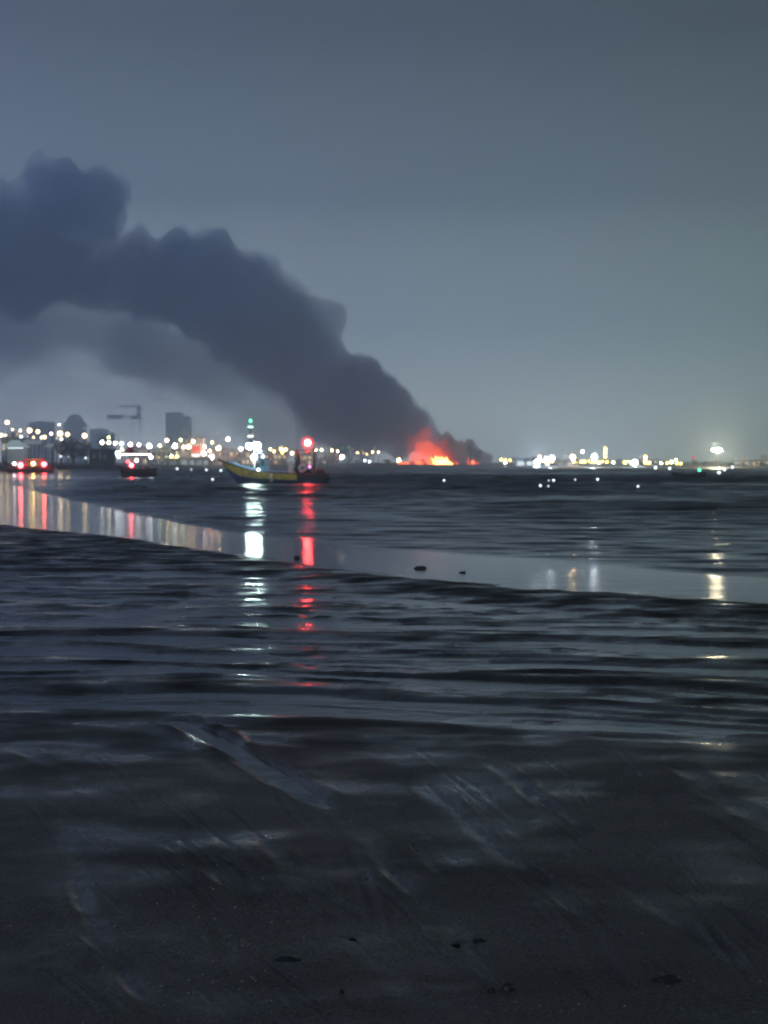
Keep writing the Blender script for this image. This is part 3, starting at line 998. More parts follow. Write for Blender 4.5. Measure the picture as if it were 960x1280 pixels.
# wheelhouse, turquoise, open fronted
wx0, wx1, wz0, wz1 = bx(325), bx(337), bz(592), bz(573)
wh = MB().box(wx0, wx1, -.55, .55, wz0, wz1).build('wheelhouse', M_CYN, fb)
MB().box(wx0 - .10, wx1 + .12, -.68, .68, wz1, wz1 + .09).build('roof', M_WHT, wh)
for yy in (-.556, .55):
    MB().box(wx0 + .12, wx0 + .40, yy, yy + .006, wz0 + .62, wz1 - .12).build('window', M_GLASS, wh)
    MB().box(wx0 + .46, wx1 - .06, yy, yy + .006, wz0 + .10, wz1 - .14).build('door', M_LBL, wh)
# lamp mast with the glaring work lamps
ms = MB().tube((bx(318), 0, bz(592)), (bx(318), 0, bz(552)), .06, .04, 8).build('lamp_mast', M_WHT, fb)
MB().tube((bx(311), -.25, bz(556)), (bx(326), -.25, bz(556)), .03, .03, 6).build('yard', M_WHT, ms)


def boat_lamp(parent, px, py, r, ck, power, y=-.3, name='lamp_globe', org=None):
    return place(name, lamp_globe_for(ck, power), parent, (bx(px), y, bz(py)), (r - .6) * bs)


for (px, py, r, ck, pw) in ((312.5, 557.5, 4.6, 'ice', 200), (321.5, 557, 5.2, 'ice', 230), (318, 571.5, 4.3, 'ice', 60), (325, 564, 2.6, 'ice', 80)):
    o = boat_lamp(fb, px, py, r, ck, pw)
    MB().lathe([(.80, .72), (.60, .95), (.20, 1.12)], 10).build('shade', M_DRK, o)
boat_lamp(fb, 329.5, 570.5, 2.4, 'cool', 8, -.75, 'cabin_lamp')
boat_lamp(fb, 324.5, 587, 2.3, 'cool', 12, -1.2, 'deck_lamp')
# fender, white locker, posts with the red beacon, gear at the stern
MB().lathe([(.03, .62), (.10, .56), (.16, .40), (.16, .14), (.10, .02), (.03, -.04)], 10, (bx(341), -1.46, bz(602))).build('fender', mat('pale_fender', (.55, .62, .40), .5, .2, 6), fb, True)
lk = MB().box(bx(360.5), bx(366), -.5, -.1, bz(593), bz(577)).build('locker', M_WHT, fb)
MB().box(bx(360.5), bx(369), -.62, -.5, bz(593), bz(590)).build('locker_step', M_WHT, lk)
MB().tube((bx(372), -.1, bz(594)), (bx(371.6), -.1, bz(561.5)), .11, .085, 8).build('post', M_DRK, fb)
MB().lathe([(.10, 0), (.24, .25), (.20, .9), (.27, 1.2), (.17, 1.6), (.08, 1.75)], 9, (bx(372), -.1, bz(592))).build('furled_canvas', M_NET, fb, True)
MB().tube((bx(392.5), -.1, bz(594)), (bx(393), -.1, bz(561)), .09, .06, 8).build('post', M_DRK, fb)
MB().tube((bx(370), -.1, bz(563)), (bx(395), -.1, bz(562)), .035, .035, 6).build('crossbar', M_DRK, fb)
for q in (374, 378, 382, 387, 391):
    MB().tube((bx(q), -.1, bz(563)), (bx(q), -.1, bz(573)), .012, .012, 5).build('hanging_line', M_NET, fb)
MB().tube((bx(384.7), -.1, bz(562.5)), (bx(384.7), -.1, bz(561)), .045, .04, 6).build('beacon_post', M_DRK, fb)
bc = place('beacon', globe(emit((1.0, .045, .04), 380.0)), fb, (bx(384.7), -.1, bz(553.5)), .24)
place('beacon_halo', globe(volume_mat('red_halo', (.5, .05, .05), .02, (1.0, .05, .045), .95)), bc, (0, 0, 0), 2.5)  # red glow ball added around the beacon for its halo
MB().lathe([(1.15, -3.4), (1.3, -3.2), (.9, -2.95)], 10).build('beacon_base', M_DRK, bc)
boat_lamp(fb, 388, 583.3, 2.4, 'p', 4, -1.2, 'side_lamp')
ring = MB()
for i in range(16):
    a, b = 2 * math.pi * i / 16, 2 * math.pi * (i + 1) / 16
    ring.tube((bx(379) + .26 * math.cos(a), -1.25, bz(585) + .26 * math.sin(a)), (bx(379) + .26 * math.cos(b), -1.25, bz(585) + .26 * math.sin(b)), .085, None, 6)
ring.build('life_ring', M_WHT, fb)


def lump(name, c, sx, sy, sz, m, parent, seed, sub=3, amp=.35):
    from mathutils import noise
    bm = bmesh.new()
    bmesh.ops.create_icosphere(bm, subdivisions=sub, radius=1)
    for v in bm.verts:
        n = noise.noise(v.co * 1.7 + Vector((seed * 7.1, 0, 0))) + .5 * noise.noise(v.co * 4.3 + Vector((0, seed * 3.3, 0)))
        v.co *= 1 + amp * n
        v.co = Vector((v.co.x * sx, v.co.y * sy, max(v.co.z, -.35) * sz))
    me = bpy.data.meshes.new(name)
    bm.to_mesh(me)
    bm.free()
    me.materials.append(m)
    me.polygons.foreach_set('use_smooth', [True] * len(me.polygons))
    return place(name, me, parent, c)


lump('net_heap', (bx(399), -.2, bz(592)), .42, .6, .42, M_NET, fb, 1)
lump('net_heap', (bx(384), .1, bz(592)), .40, .5, .30, M_NET, fb, 2)
MB().box(bx(404), bx(412.5), -.7, .7, bz(593.5), bz(591.5)).build('stern_platform', M_DRK, fb)
om = MB().lathe([(.10, 0), (.20, .12), (.22, .5), (.12, .72)], 9, (bx(408), -.1, bz(604))).build('outboard_motor', M_DRK, fb, True)
MB().tube((bx(408), -.1, bz(603)), (bx(408.5), -.1, -.5), .06, .05, 6).build('motor_leg', M_DRK, om)

# second boat, left, with a white light strip under its canopy and a red awning
b2D = ground_d(596)
k2 = b2D / FPX
b2 = empty('canopied_boat', (at(172, 590, b2D).x, b2D, 0))
tag(b2, 'small dark boat with white light strip under its canopy and red lights', 'boat')
cx2 = lambda px: (px - 172) * k2
cz2 = lambda py: (596 - py) * k2
ST2 = []
for i in range(13):
    t = i / 12
    x = cx2(148) + (cx2(196) - cx2(148)) * t
    ST2.append((x, .75 * (.06 + .94 * math.sin(min(1, t * 2.2) * math.pi / 2)), -.25 + .4 * max(0, .15 - t) / .15, float(np.interp(t, [0, .25, .6, 1], [cz2(582), cz2(585), cz2(587), cz2(585)])), -.4 * max(0, 1 - t * 4)))
R2 = hull_shape(ST2, 6)
loft(R2, 0, len(R2[0]) - 1).build('hull', M_DRK, b2, True)
g = MB()
for idx in (0, len(R2[0]) - 1):
    for k in range(len(R2) - 1):
        g.tube(R2[k][idx], R2[k + 1][idx], .04, None, 5)
g.build('gunwale', M_DRK, b2)
MB().box(cx2(152), cx2(192), -.5, .5, cz2(588), cz2(587.3)).build('deck', M_DECK, b2)
for px in (154, 167, 180, 190):
    for yy in (-.55, .55):
        MB().tube((cx2(px), yy, cz2(588)), (cx2(px), yy, cz2(568)), .025, None, 5).build('canopy_post', M_POLE, b2)
MB().box(cx2(151), cx2(192), -.7, .7, cz2(566.3), cz2(565.4)).build('canopy', M_DRK, b2)
for (a, b) in ((151.5, 164), (164.6, 177), (177.6, 190)):
    MB().tube((cx2(a), -.66, cz2(568)), (cx2(b), -.66, cz2(568)), .085, None, 8).build('light_tube', emit((1, .93, .88), 5.0), b2)
MB().add([(cx2(157), -.4, cz2(565.2)), (cx2(168), -.4, cz2(565.2)), (cx2(168), .4, cz2(565.2)), (cx2(157), .4, cz2(565.2)), (cx2(159), 0, cz2(560)), (cx2(166), 0, cz2(560))],
         [(0, 1, 5, 4), (2, 3, 4, 5), (0, 4, 3), (1, 2, 5)]).build('red_awning', mat('red_cloth', (.45, .03, .03), .7, .3, 8), b2)
for (px, py, r, ck, pw) in ((190, 571.5, 2.8, 'cool', 16), (172, 575.5, 3.0, 'pk', 10), (165.5, 581.5, 3.2, 'r', 60), (161, 577, 2.4, 'r', 14)):
    place('lamp_globe', lamp_globe_for(ck, pw), b2, (cx2(px), -.75, cz2(py)), (r - .6) * k2)
for px, py in ((155, 582), (177, 583), (189, 585)):
    g = MB()
    for i in range(12):
        a, b = 2 * math.pi * i / 12, 2 * math.pi * (i + 1) / 12
        g.tube((cx2(px) + .14 * math.cos(a), -.82, cz2(py + 2) + .14 * math.sin(a)), (cx2(px) + .14 * math.cos(b), -.82, cz2(py + 2) + .14 * math.sin(b)), .06, None, 5)
    g.build('tyre_fender', M_NET, b2)
for px, s_ in ((183, 1.0), (186, .9)):
    lump('deck_bundle', (cx2(px), 0, cz2(586)), .22, .3, .30 * s_, M_NET, b2, px)

# third boat at the left edge with red lamps
b3D = ground_d(591)
k3 = b3D / FPX
b3 = empty('moored_boat', (at(30, 585, b3D).x, b3D, 0))
tag(b3, 'reddish brown moored boat with two red lamps at the left edge', 'boat')
cx3 = lambda px: (px - 30) * k3
cz3 = lambda py: (591 - py) * k3
ST3 = []
for i in range(15):
    t = i / 14
    x = cx3(2) + (cx3(66) - cx3(2)) * t
    ST3.append((x, 1.4 * (.05 + .95 * math.sin(min(1, t * 2.4) * math.pi / 2)) * (1 - .3 * max(0, t - .8) / .2), -.4 + .6 * max(0, .12 - t) / .12, float(np.interp(t, [0, .12, .4, 1], [cz3(574), cz3(580), cz3(583), cz3(582.5)])), -.8 * max(0, 1 - t * 4)))
R3 = hull_shape(ST3, 6)
M_RB = mat('red_brown_paint', (.13, .055, .045), .5, .3, 2)
loft(R3, 0, len(R3[0]) - 1).build('hull', M_RB, b3, True)
g = MB()
for idx in (0, len(R3[0]) - 1):
    for k in range(len(R3) - 1):
        g.tube(R3[k][idx], R3[k + 1][idx], .08, None, 5)
g.build('gunwale', M_DRK, b3)
MB().box(cx3(10), cx3(62), -1, 1, cz3(584.5), cz3(583.6)).build('deck', M_DECK, b3)
MB().box(cx3(33), cx3(54), -.8, .8, cz3(584), cz3(574.5)).build('cabin', M_RB, b3)
MB().box(cx3(31.5), cx3(56), -1.0, 1.0, cz3(574.5), cz3(573.5)).build('cabin_roof', mat('faded_red_paint', (.30, .10, .10), .5, .2, 2), b3)
for px in (35.5, 41, 46.5):
    MB().box(cx3(px), cx3(px + 3.6), -.806, -.80, cz3(580), cz3(576)).build('window', M_GLASS, b3)
for (px, py, r, ck, pw) in ((28.3, 581.5, 4.0, 'r', 70), (57.5, 580.3, 3.8, 'r', 60), (44, 579.5, 3.0, 'am', 50), (20.6, 579.6, 2.9, 'pk', 20)):
    place('lamp_globe', lamp_globe_for(ck, pw), b3, (cx3(px), -1.55, cz3(py)), (r - .9) * k3)
    MB().tube((cx3(px), -1.45, cz3(584.5)), (cx3(px), -1.45, cz3(py)), .05, None, 5).build('lamp_stanchion', M_DRK, b3)

# dark skiff off the right shore
skD = ground_d(597.5)
sk = empty('dark_skiff', (at(859, 595, skD).x, skD, 0))
tag(sk, 'low dark open skiff with a green lamp off the right shore', 'boat')
ks_ = skD / FPX
STk = []
for i in range(11):
    t = i / 10
    x = (-21 + 42 * t) * ks_
    STk.append((x, .8 * (.06 + .94 * math.sin(min(1, t * 2) * math.pi / 2)), -.2 + .3 * max(0, .15 - t) / .15, .75 - .25 * math.sin(t * math.pi), -.4 * max(0, 1 - t * 4)))
Rk = hull_shape(STk, 6)
loft(Rk, 0, len(Rk[0]) - 1).build('hull', M_DRK, sk, True)
for t in (-.8, .1, 1.0):
    MB().box(t - .12, t + .12, -.7, .7, .36, .40).build('thwart', M_DECK, sk)
pg = at(874.3, 587.5, skD)
lz = pg.z
MB().tube((15.3 * ks_, 0, .3), (15.3 * ks_, 0, lz), .03, None, 6).build('lamp_staff', M_POLE, sk)
place('lamp_globe', lamp_globe_for('g', 6.0), sk, (15.3 * ks_, 0, lz), .17)

# barge on the left, dark, flat roofed
bgD = 395.0
kb = bgD / FPX
bg = empty('dark_barge', (at(112, 580, bgD).x, bgD, 0))
tag(bg, 'long dark barge with flat deckhouse and three pale lamps', 'barge')
X_ = lambda px: (px - 112) * kb
Z_ = lambda py: at(112, py, bgD).z
MB().add([(X_(74), -2, -.5), (X_(148), -2, -.5), (X_(148), 2, -.5), (X_(74), 2, -.5), (X_(72), -2.3, 1.25), (X_(150), -2.3, 1.25), (X_(150), 2.3, 1.25), (X_(72), 2.3, 1.25)],
         [(3, 2, 1, 0), (4, 5, 6, 7), (0, 1, 5, 4), (2, 3, 7, 6), (1, 2, 6, 5), (3, 0, 4, 7)]).build('hull', M_DRK, bg)
dh = MB().box(X_(113), X_(143), -1.7, 1.7, 1.25, Z_(562)).build('deckhouse', M_DRK, bg)
MB().box(X_(111), X_(145), -2, 2, Z_(562), Z_(561)).build('roof', mat('dull_grey_roof', (.09, .09, .10), .7, .2, 1), dh)
for px in (117, 124, 131):
    MB().box(X_(px), X_(px + 4), -1.706, -1.7, Z_(573), Z_(567)).build('window', M_GLASS, dh)
g = MB()
for px in range(74, 112, 5):
    g.tube((X_(px), -2.1, 1.25), (X_(px), -2.1, 2.2), .03, None, 4)
g.tube((X_(74), -2.1, 2.2), (X_(110), -2.1, 2.2), .03, None, 4)
g.build('railing', M_POLE, bg)
for (px, py, r) in ((78, 570.5, 2.2), (87.5, 571, 1.9), (109, 572.5, 2.2)):
    MB().tube((X_(px), -1.9, 1.25), (X_(px), -1.9, Z_(py)), .04, None, 5).build('lamp_post', M_POLE, bg)
    place('lamp_globe', lamp_globe_for('cool', 3.0 if r > 2 else 1.2), bg, (X_(px), -2.0, Z_(py)), (r - .8) * kb)

# ------------------------------------------------------------------ buildings along the far shore
WALLS = [mat('plaster_pale', (.66, .64, .60), .8, .15, .4), mat('plaster_grey', (.55, .55, .56), .8, .15, .4), mat('concrete_dark', (.48, .48, .50), .8, .15, .4)]
M_ROOF = mat('roof_felt', (.30, .30, .30), .85, .2, .5)
M_WIN = mat('window_glass', (.03, .035, .04), .1)
M_WLIT = emit((1.0, .76, .48), 1.6, False)


def building(px0, px1, pytop, D, wallm, rows, cols, label, name='shore_building', lit=(), depth=12, cat='building', group=None, roofbox=True):
    zb = land_z((px0 + px1) / 2, D) - .3
    a, b = at(px0, pytop, D), at(px1, pytop, D)
    cx = (a.x + b.x) / 2
    w, h = (b.x - a.x), a.z - zb
    root = empty(name, (cx, D, zb))
    tag(root, label, cat, group)
    MB().box(-w / 2, w / 2, 0, depth, 0, h).build('wall', wallm, root)
    rf = MB().box(-w / 2 - .3, w / 2 + .3, -.3, depth + .3, h, h + .45).build('roof', M_ROOF, root)
    if roofbox:
        MB().box(-w * .18, w * .12, depth * .3, depth * .6, h + .45, h + 2.0).build('roof_hut', wallm, rf)
    for r in range(rows):
        for c in range(cols):
            x = -w / 2 + w * (c + .5) / cols
            z = h * (r + .55) / (rows + .2)
            ww, wh = w / cols * .27, h / rows * .22
            m = M_WLIT if (r, c) in lit else M_WIN
            MB().box(x - ww, x + ww, -.08, -.004, z - wh, z + wh).build('window', m, root)
    MB().box(-w * .36, -w * .36 + min(1.4, w * .2), -.10, -.004, .3, min(2.4, h * .8)).build('door', M_POLE, root)
    return root


building(207, 228, 516, 2450, WALLS[1], 7, 4, 'tall dark apartment tower fading into the haze behind the shore', 'apartment_tower', ((1, 0), (2, 0)), 16)
building(229.5, 238.5, 521, 2420, WALLS[0], 5, 2, 'narrow pale lit block standing against the hazy dark tower', 'lit_block', ((0, 0), (0, 1), (1, 0), (1, 1), (2, 0), (2, 1), (3, 0), (4, 1)), 12)
building(36, 66, 528, 2350, WALLS[1], 5, 6, 'broad grey block fading into haze above the pavilion', 'shore_building', (), 16)
building(112, 134, 537, 2350, WALLS[1], 4, 5, 'low grey block fading into haze above the dark barge', 'shore_building', (), 16)
low = [(2, 24, 549, 452), (160, 184, 560, 658), (190, 214, 562, 780), (216, 236, 553, 778), (238, 254, 548, 779), (262, 292, 562, 797), (296, 318, 564, 798), (330, 358, 567, 846), (372, 396, 568, 848), (404, 424, 567, 850), (700, 722, 575, 600), (796, 822, 575, 560), (925, 945, 577, 500), (946, 972, 576, 505)]
for i, (a, b, yt, D) in enumerate(low):
    building(a, b, yt, D, WALLS[i % 2], 2, max(3, int((b - a) / 5)), f'{ORD[i]} low shore building from the left, flat roofed and dim among lamps', 'shore_building', tuple((q, w) for q in range(2) for w in range(8) if rnd.random() < .5), 9, group='low buildings along the far shore')  # windows lit at random, added for the town's warm glow
# domed building in the haze
dD = 2400.0
kd = dD / FPX
dm = empty('domed_building', (at(94, 540, dD).x, dD, land_z(94, dD) - .3))
tag(dm, 'wide dark domed building fading into the haze above the trees', 'building')
zb = dm.location.z
hW = at(94, 528, dD).z - zb
MB().box(-13 * kd, 13 * kd, -10, 10, 0, hW).build('wall', WALLS[2], dm)
MB().lathe([(11 * kd * math.cos(a), hW + 11 * kd * .95 * math.sin(a)) for a in np.linspace(0, 1.5, 8)], 18).build('dome', WALLS[2], dm, True)
for i in range(6):
    MB().box((-11 + 4 * i) * kd, (-9 + 4 * i) * kd, -10.1, -10.005, hW * .35, hW * .75).build('window', M_WIN, dm)
# minaret with green and white lights
mD = 905.0
km = mD / FPX
mn = empty('minaret', (at(313.3, 570, mD).x, mD, land_z(313, mD) - .3))
tag(mn, 'slender tower with green and white lights above the fishing boat', 'tower')
zz = lambda py: at(313.3, py, mD).z - mn.location.z
MB().lathe([(1.6, 0), (1.5, zz(560)), (1.15, zz(548)), (1.05, zz(535)), (.85, zz(529))], 10).build('shaft', WALLS[0], mn, True)
for py, r in ((546.5, 2.0), (534.8, 1.7)):
    MB().lathe([(r * .6, zz(py) - .8), (r, zz(py) - .2), (r, zz(py)), (r * .95, zz(py) + .02)], 12).build('balcony', WALLS[0], mn)
MB().lathe([(.9, zz(530.5)), (1.0, zz(529)), (.7, zz(527.6)), (.25, zz(526)), (.05, zz(523))], 10).build('cap', WALLS[1], mn, True)
for py, col, pw, name in ((533.6, (.55, 1, .8), 6.0, 'balcony_light'), (545.2, (.95, 1, .85), 8.0, 'balcony_light')):
    MB().lathe([(1.5, zz(py) - .45), (1.62, zz(py)), (1.5, zz(py) + .45)], 12).build(name, emit(col, pw), mn)
place('green_lamp', lamp_globe_for('g', 12.0), mn, (0, -1.0, zz(526)), 1.0)
# lit yellow masts on the right
for (px, ys, D, lab) in ((756.3, (561, 566, 570.5), 512, 'tall mast with three yellow lamps above the yellow string'), (806.3, (571, 574.5, 577.5), 500, 'short mast with yellow lamps right of the white floodlit yard')):
    g0 = land_z(px, D) - .1
    mt = empty('lamp_mast', (at(px, 570, D).x, D, g0))
    tag(mt, lab, 'lamp mast')
    zt = at(px, ys[0], D).z - g0
    place('pole', POLE, mt, (0, 0, 0), (.28, .28, zt))
    for yy in ys:
        z = at(px, yy, D).z - g0
        place('lamp_globe', lamp_globe_for('y', 24.0), mt, (0, -.6, z), .48)
        MB().tube((0, 0, z), (0, -.5, z), .08, None, 5).build('bracket', M_POLE, mt)
# the tall floodlight mast
fD = 478.0
g0 = land_z(895, fD) - .1
fl = empty('floodlight_mast', (at(895.5, 570, fD).x, fD, g0))
tag(fl, 'tall floodlight mast glaring above the right hand trees', 'floodlight')
zt = at(895.5, 562.5, fD).z - g0
place('pole', POLE, fl, (0, 0, 0), (.35, .35, zt + .6))
MB().box(-1.3, 1.3, -.12, .12, zt - .15, zt + .15).build('lamp_bar', M_POLE, fl)
for dx in (-.95, -.32, .32, .95):
    place('lamp_globe', lamp_globe_for('yw', 2000.0), fl, (dx, -.6, zt + .1), (.34, .34, .46 if abs(dx) < .6 else .30))
# red mast light
rD = 495.0
g0 = land_z(866, rD) - .1
rm = empty('signal_mast', (at(866.5, 575, rD).x, rD, g0))
tag(rm, 'thin mast with a small red light left of the floodlight', 'mast')
zt = at(866.5, 572, rD).z - g0
place('pole', POLE, rm, (0, 0, 0), (.2, .2, zt))
place('lamp_globe', lamp_globe_for('r', 1.6), rm, (0, -.3, zt), .48)
# white lit shed on the right and pale lit sheds on the left
def lit_shed(px0, px1, pytop, pybot, D, label, wallcol, name, power):
    zb = land_z((px0 + px1) / 2, D) - .2
    a, b = at(px0, pytop, D), at(px1, pytop, D)
    w, h = b.x - a.x, a.z - zb
    root = empty(name, ((a.x + b.x) / 2, D, zb))
    tag(root, label, 'shed')
    m = mat('shed_wall', wallcol, .7, .15, .5)
    MB().box(-w / 2, w / 2, 0, 8, 0, h * .8).build('wall', m, root)
    MB().add([(-w / 2 - .4, -.8, h * .8), (w / 2 + .4, -.8, h * .8), (w / 2 + .4, 8.8, h * .8), (-w / 2 - .4, 8.8, h * .8), (-w / 2, 4, h), (w / 2, 4, h)], [(3, 2, 1, 0), (0, 1, 5, 4), (2, 3, 4, 5), (0, 4, 3), (1, 2, 5)]).build('roof', M_ROOF, root)
    n = max(2, int(w / 3.5))
    for i in range(n):
        x = -w / 2 + w * (i + .5) / n
        MB().box(x - w / n * .36, x + w / n * .36, -.06, -.004, .2, h * .62).build('lit_bay', emit((.85, 1.0, .97), power, False), root)
    return root


lit_shed(645, 669, 573, 582, 640, 'long white lit shed on the shore right of the blaze', (.7, .75, .75), 'lit_shed', 1.4)
lit_shed(226, 262, 571, 582, 748, 'long pale green lit shed on the shore left of the fishing boat', (.5, .6, .5), 'lit_shed', .55)
lit_shed(198, 222, 573, 582, 738, 'short dim green shed on the shore right of the canopied boat', (.4, .48, .40), 'lit_shed', .25)
# red lit sign board and white strip below
sD = 770.0
ss = empty('sign_board', (at(245, 562, sD).x, sD, land_z(245, sD) - .1))
tag(ss, 'glowing red square sign above a white light strip', 'sign')
z0 = ss.location.z
for dx in (-1.5, 1.5):
    place('pole', POLE, ss, (dx, .3, 0), (.15, .15, at(245, 560, sD).z - z0))
MB().box(-1.9, 1.9, -.1, .1, at(245, 566, sD).z - z0, at(245, 558, sD).z - z0).build('red_panel', emit((1, .06, .03), 2.2), ss)
MB().box(-1.9, 1.9, -.1, .1, at(245, 571, sD).z - z0, at(245, 567.5, sD).z - z0).build('white_strip', emit((1, .9, .8), 5.0), ss)
# pavilion and canopies on the near left shore
pD = 400.0
kp = pD / FPX
pv = empty('pavilion', (at(20, 566, pD).x, pD, land_z(20, pD) - .1))
tag(pv, 'pale pavilion with white hipped roof and slim columns at the left', 'pavilion')
z0 = pv.location.z
ze, za = at(20, 558.5, pD).z - z0, at(20, 550, pD).z - z0
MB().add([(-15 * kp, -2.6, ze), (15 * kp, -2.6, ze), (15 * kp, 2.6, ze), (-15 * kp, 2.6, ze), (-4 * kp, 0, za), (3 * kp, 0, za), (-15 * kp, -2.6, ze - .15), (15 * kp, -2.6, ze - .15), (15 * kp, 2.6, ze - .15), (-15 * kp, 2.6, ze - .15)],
         [(0, 1, 5, 4), (1, 2, 5), (2, 3, 4, 5), (3, 0, 4), (6, 7, 1, 0), (7, 8, 2, 1), (8, 9, 3, 2), (9, 6, 0, 3), (9, 8, 7, 6)]).build('roof', self_glow_mat('lamplit_roof_glow', (.75, .80, .80), (.72, .95, .95), .30), pv)  # roof glows by itself in place of lamplight falling on it
for i in range(7):
    MB().tube(((-12 + 4 * i) * kp, -2.2, 0), ((-12 + 4 * i) * kp, -2.2, ze - .15), .11, None, 7).build('column', M_WHT, pv)
MB().box(-12 * kp, 13 * kp, 1.6, 1.8, 0, ze - .15).build('back_wall', WALLS[0], pv)
MB().box(-14 * kp, 14 * kp, -2.4, 2.4, -.3, .15).build('base', WALLS[1], pv)
MB().box(-10 * kp, 10 * kp, -1.0, -.8, ze - .42, ze - .28).build('ceiling_light', emit((.8, .95, 1), 5.0), pv)
for (a, b, yt, yb, lab) in ((29, 53, 549.5, 555, 'flat pale canopy just right of the pavilion'), (58, 67, 554, 559, 'small pale canopy between the pavilion and the trees')):
    cn = empty('shade_canopy', (at((a + b) / 2, yb, pD + 12).x, pD + 12, land_z(40, pD + 12) - .1))
    tag(cn, lab, 'canopy')
    z0 = cn.location.z
    w = (b - a) * kp
    zt, z1 = at(40, yt, pD + 12).z - z0, at(40, yb, pD + 12).z - z0
    MB().add([(-w / 2, -1.5, z1), (w / 2, -1.5, z1), (w / 2, 1.5, zt), (-w / 2, 1.5, zt), (-w / 2, -1.5, z1 - .1), (w / 2, -1.5, z1 - .1), (w / 2, 1.5, zt - .1), (-w / 2, 1.5, zt - .1)],
             [(0, 1, 2, 3), (7, 6, 5, 4), (0, 4, 5, 1), (2, 6, 7, 3), (1, 5, 6, 2), (0, 3, 7, 4)]).build('sheet', self_glow_mat('lamplit_canopy_glow', (.62, .68, .70), (.72, .9, .95), .16), cn)  # canopy sheet given a faint glow of its own for lamplight
    for sx in (-1, 1):
        MB().tube((sx * w * .45, -1.4, 0), (sx * w * .45, -1.4, z1 - .1), .06, None, 5).build('post', M_POLE, cn)
        MB().tube((sx * w * .45, 1.4, 0), (sx * w * .45, 1.4, zt - .15), .06, None, 5).build('post', M_POLE, cn)

# harbour crane in the haze
cD = 2460.0
kc = cD / FPX
M_CR = mat('crane_steel', (.50, .52, .54), .6, .15, .2)
crn = empty('harbour_crane', (at(165, 540, cD).x, cD, land_z(165, cD) - .2))
tag(crn, 'faint harbour crane with boom and counterweight fading into the haze', 'crane')
z0 = crn.location.z
CX = lambda px: (px - 165) * kc
CZ = lambda py: at(165, py, cD).z - z0
for px in (166, 174):
    for yy in (-4, 4):
        MB().tube((CX(px), yy, 0), (CX(px + (1 if px > 170 else -0)), yy, CZ(523)), .45, .4, 6).build('leg', M_CR, crn)
MB().box(CX(163), CX(177), -4.5, 4.5, CZ(524), CZ(519.5)).build('machine_house', M_CR, crn)
MB().box(CX(171.5), CX(175.5), -2, 2, CZ(519.5), CZ(507)).build('tower', M_CR, crn)
MB().box(CX(150), CX(176.5), -1, 1, CZ(508.6), CZ(506.4)).build('boom', M_CR, crn)
MB().tube((CX(151), 0, CZ(508)), (CX(149), 0, CZ(511.5)), .6, .5, 6).build('boom_tip', M_CR, crn)
MB().tube((CX(144), 0, CZ(519)), (CX(152), 0, CZ(508)), .12, None, 5).build('cable', M_CR, crn)
MB().box(CX(134), CX(153.5), -3, 3, CZ(524), CZ(518.5)).build('counterweight', M_CR, crn)
MB().box(CX(153.5), CX(163), -.6, .6, CZ(522.3), CZ(521.0)).build('lower_boom', M_CR, crn)

# ------------------------------------------------------------------ trees
def tree_meshes(seed, bushy=1.0):
    r = random.Random(seed)
    tr = MB()
    tr.tube((0, 0, 0), (.02, 0, .45), .045, .03, 6)
    tips = []
    for i in range(7):
        a = i * 2.4 + r.uniform(-.4, .4)
        e = Vector((math.cos(a) * r.uniform(.15, .34), math.sin(a) * r.uniform(.15, .34), r.uniform(.55, .85)))
        tr.tube((.015, 0, r.uniform(.28, .45)), e, .02, .008, 5)
        tips.append(e)
    lf = MB()
    clumps = [(t, r.uniform(.12, .2)) for t in tips] + [(Vector((r.uniform(-.25, .25), r.uniform(-.25, .25), r.uniform(.45, .9))), r.uniform(.10, .18)) for _ in range(9)]
    for c, R_ in clumps:
        for _ in range(int(46 * bushy)):
            d = Vector((r.gauss(0, 1), r.gauss(0, 1), r.gauss(0, .8)))
            d = d.normalized() * R_ * r.random() ** .4
            p = c + d
            s = r.uniform(.018, .038)
            u = Vector((r.gauss(0, 1), r.gauss(0, 1), r.gauss(0, 1))).normalized()
            v = u.orthogonal().normalized()
            lf.add([p - u * s, p + v * s * .6, p + u * s, p - v * s * .6], [(0, 1, 2, 3)])
    return tr.mesh('trunk', M_BARK), lf.mesh('crown', M_LEAF)


M_BARK = mat('bark', (.05, .04, .03), .9, .3, 8)
M_LEAF = mat('leaves', (.045, .060, .035), .7, .4, 3)
TREES = [tree_meshes(s) for s in range(5)]


def tree(px, pytop, wpx, D, label, group, k):
    g0 = land_z(px, D) - .1
    top_ = at(px, pytop, D)
    h = (top_.z - g0) / .98
    root = empty('tree', (top_.x, D, g0), k * 1.7)
    tag(root, label, 'tree', group)
    sc = wpx * D / FPX / .78
    place('trunk', TREES[k % 5][0], root, (0, 0, 0), (sc, sc, h))
    place('crown', TREES[k % 5][1], root, (0, 0, 0), (sc, sc, h))


for i, (px, yt, w) in enumerate([(76, 547, 24), (92, 546, 28), (108, 551, 20)]):
    tree(px, yt, w, 440 + 6 * i, f'{ORD[i]} dark round tree from the left behind the barge', 'trees behind the barge', i)
rt = [(637, 573, 9), (645, 571, 10), (658, 572, 9), (668, 570, 10), (699, 572, 14), (709, 574, 10), (722, 574, 10), (733, 575, 9), (762, 574, 11), (773, 573, 11), (784, 575, 10), (797, 576, 9), (815, 576, 10), (829, 576, 9), (842, 577, 9),
      (858, 577, 12), (869, 575, 11), (880, 576, 12), (890, 576, 12), (901, 576, 13), (912, 578, 12), (922, 580, 10), (938, 581, 10), (949, 578, 9), (957, 580, 11), (970, 578, 12)]
for i, (px, yt, w) in enumerate(rt[:22]):
    tree(px, yt, w, shore_d(px) + 22 + (i % 3) * 4, f'{ORD[i]} tree from the left in the dark treeline right of the blaze', 'treeline right of the blaze', i)
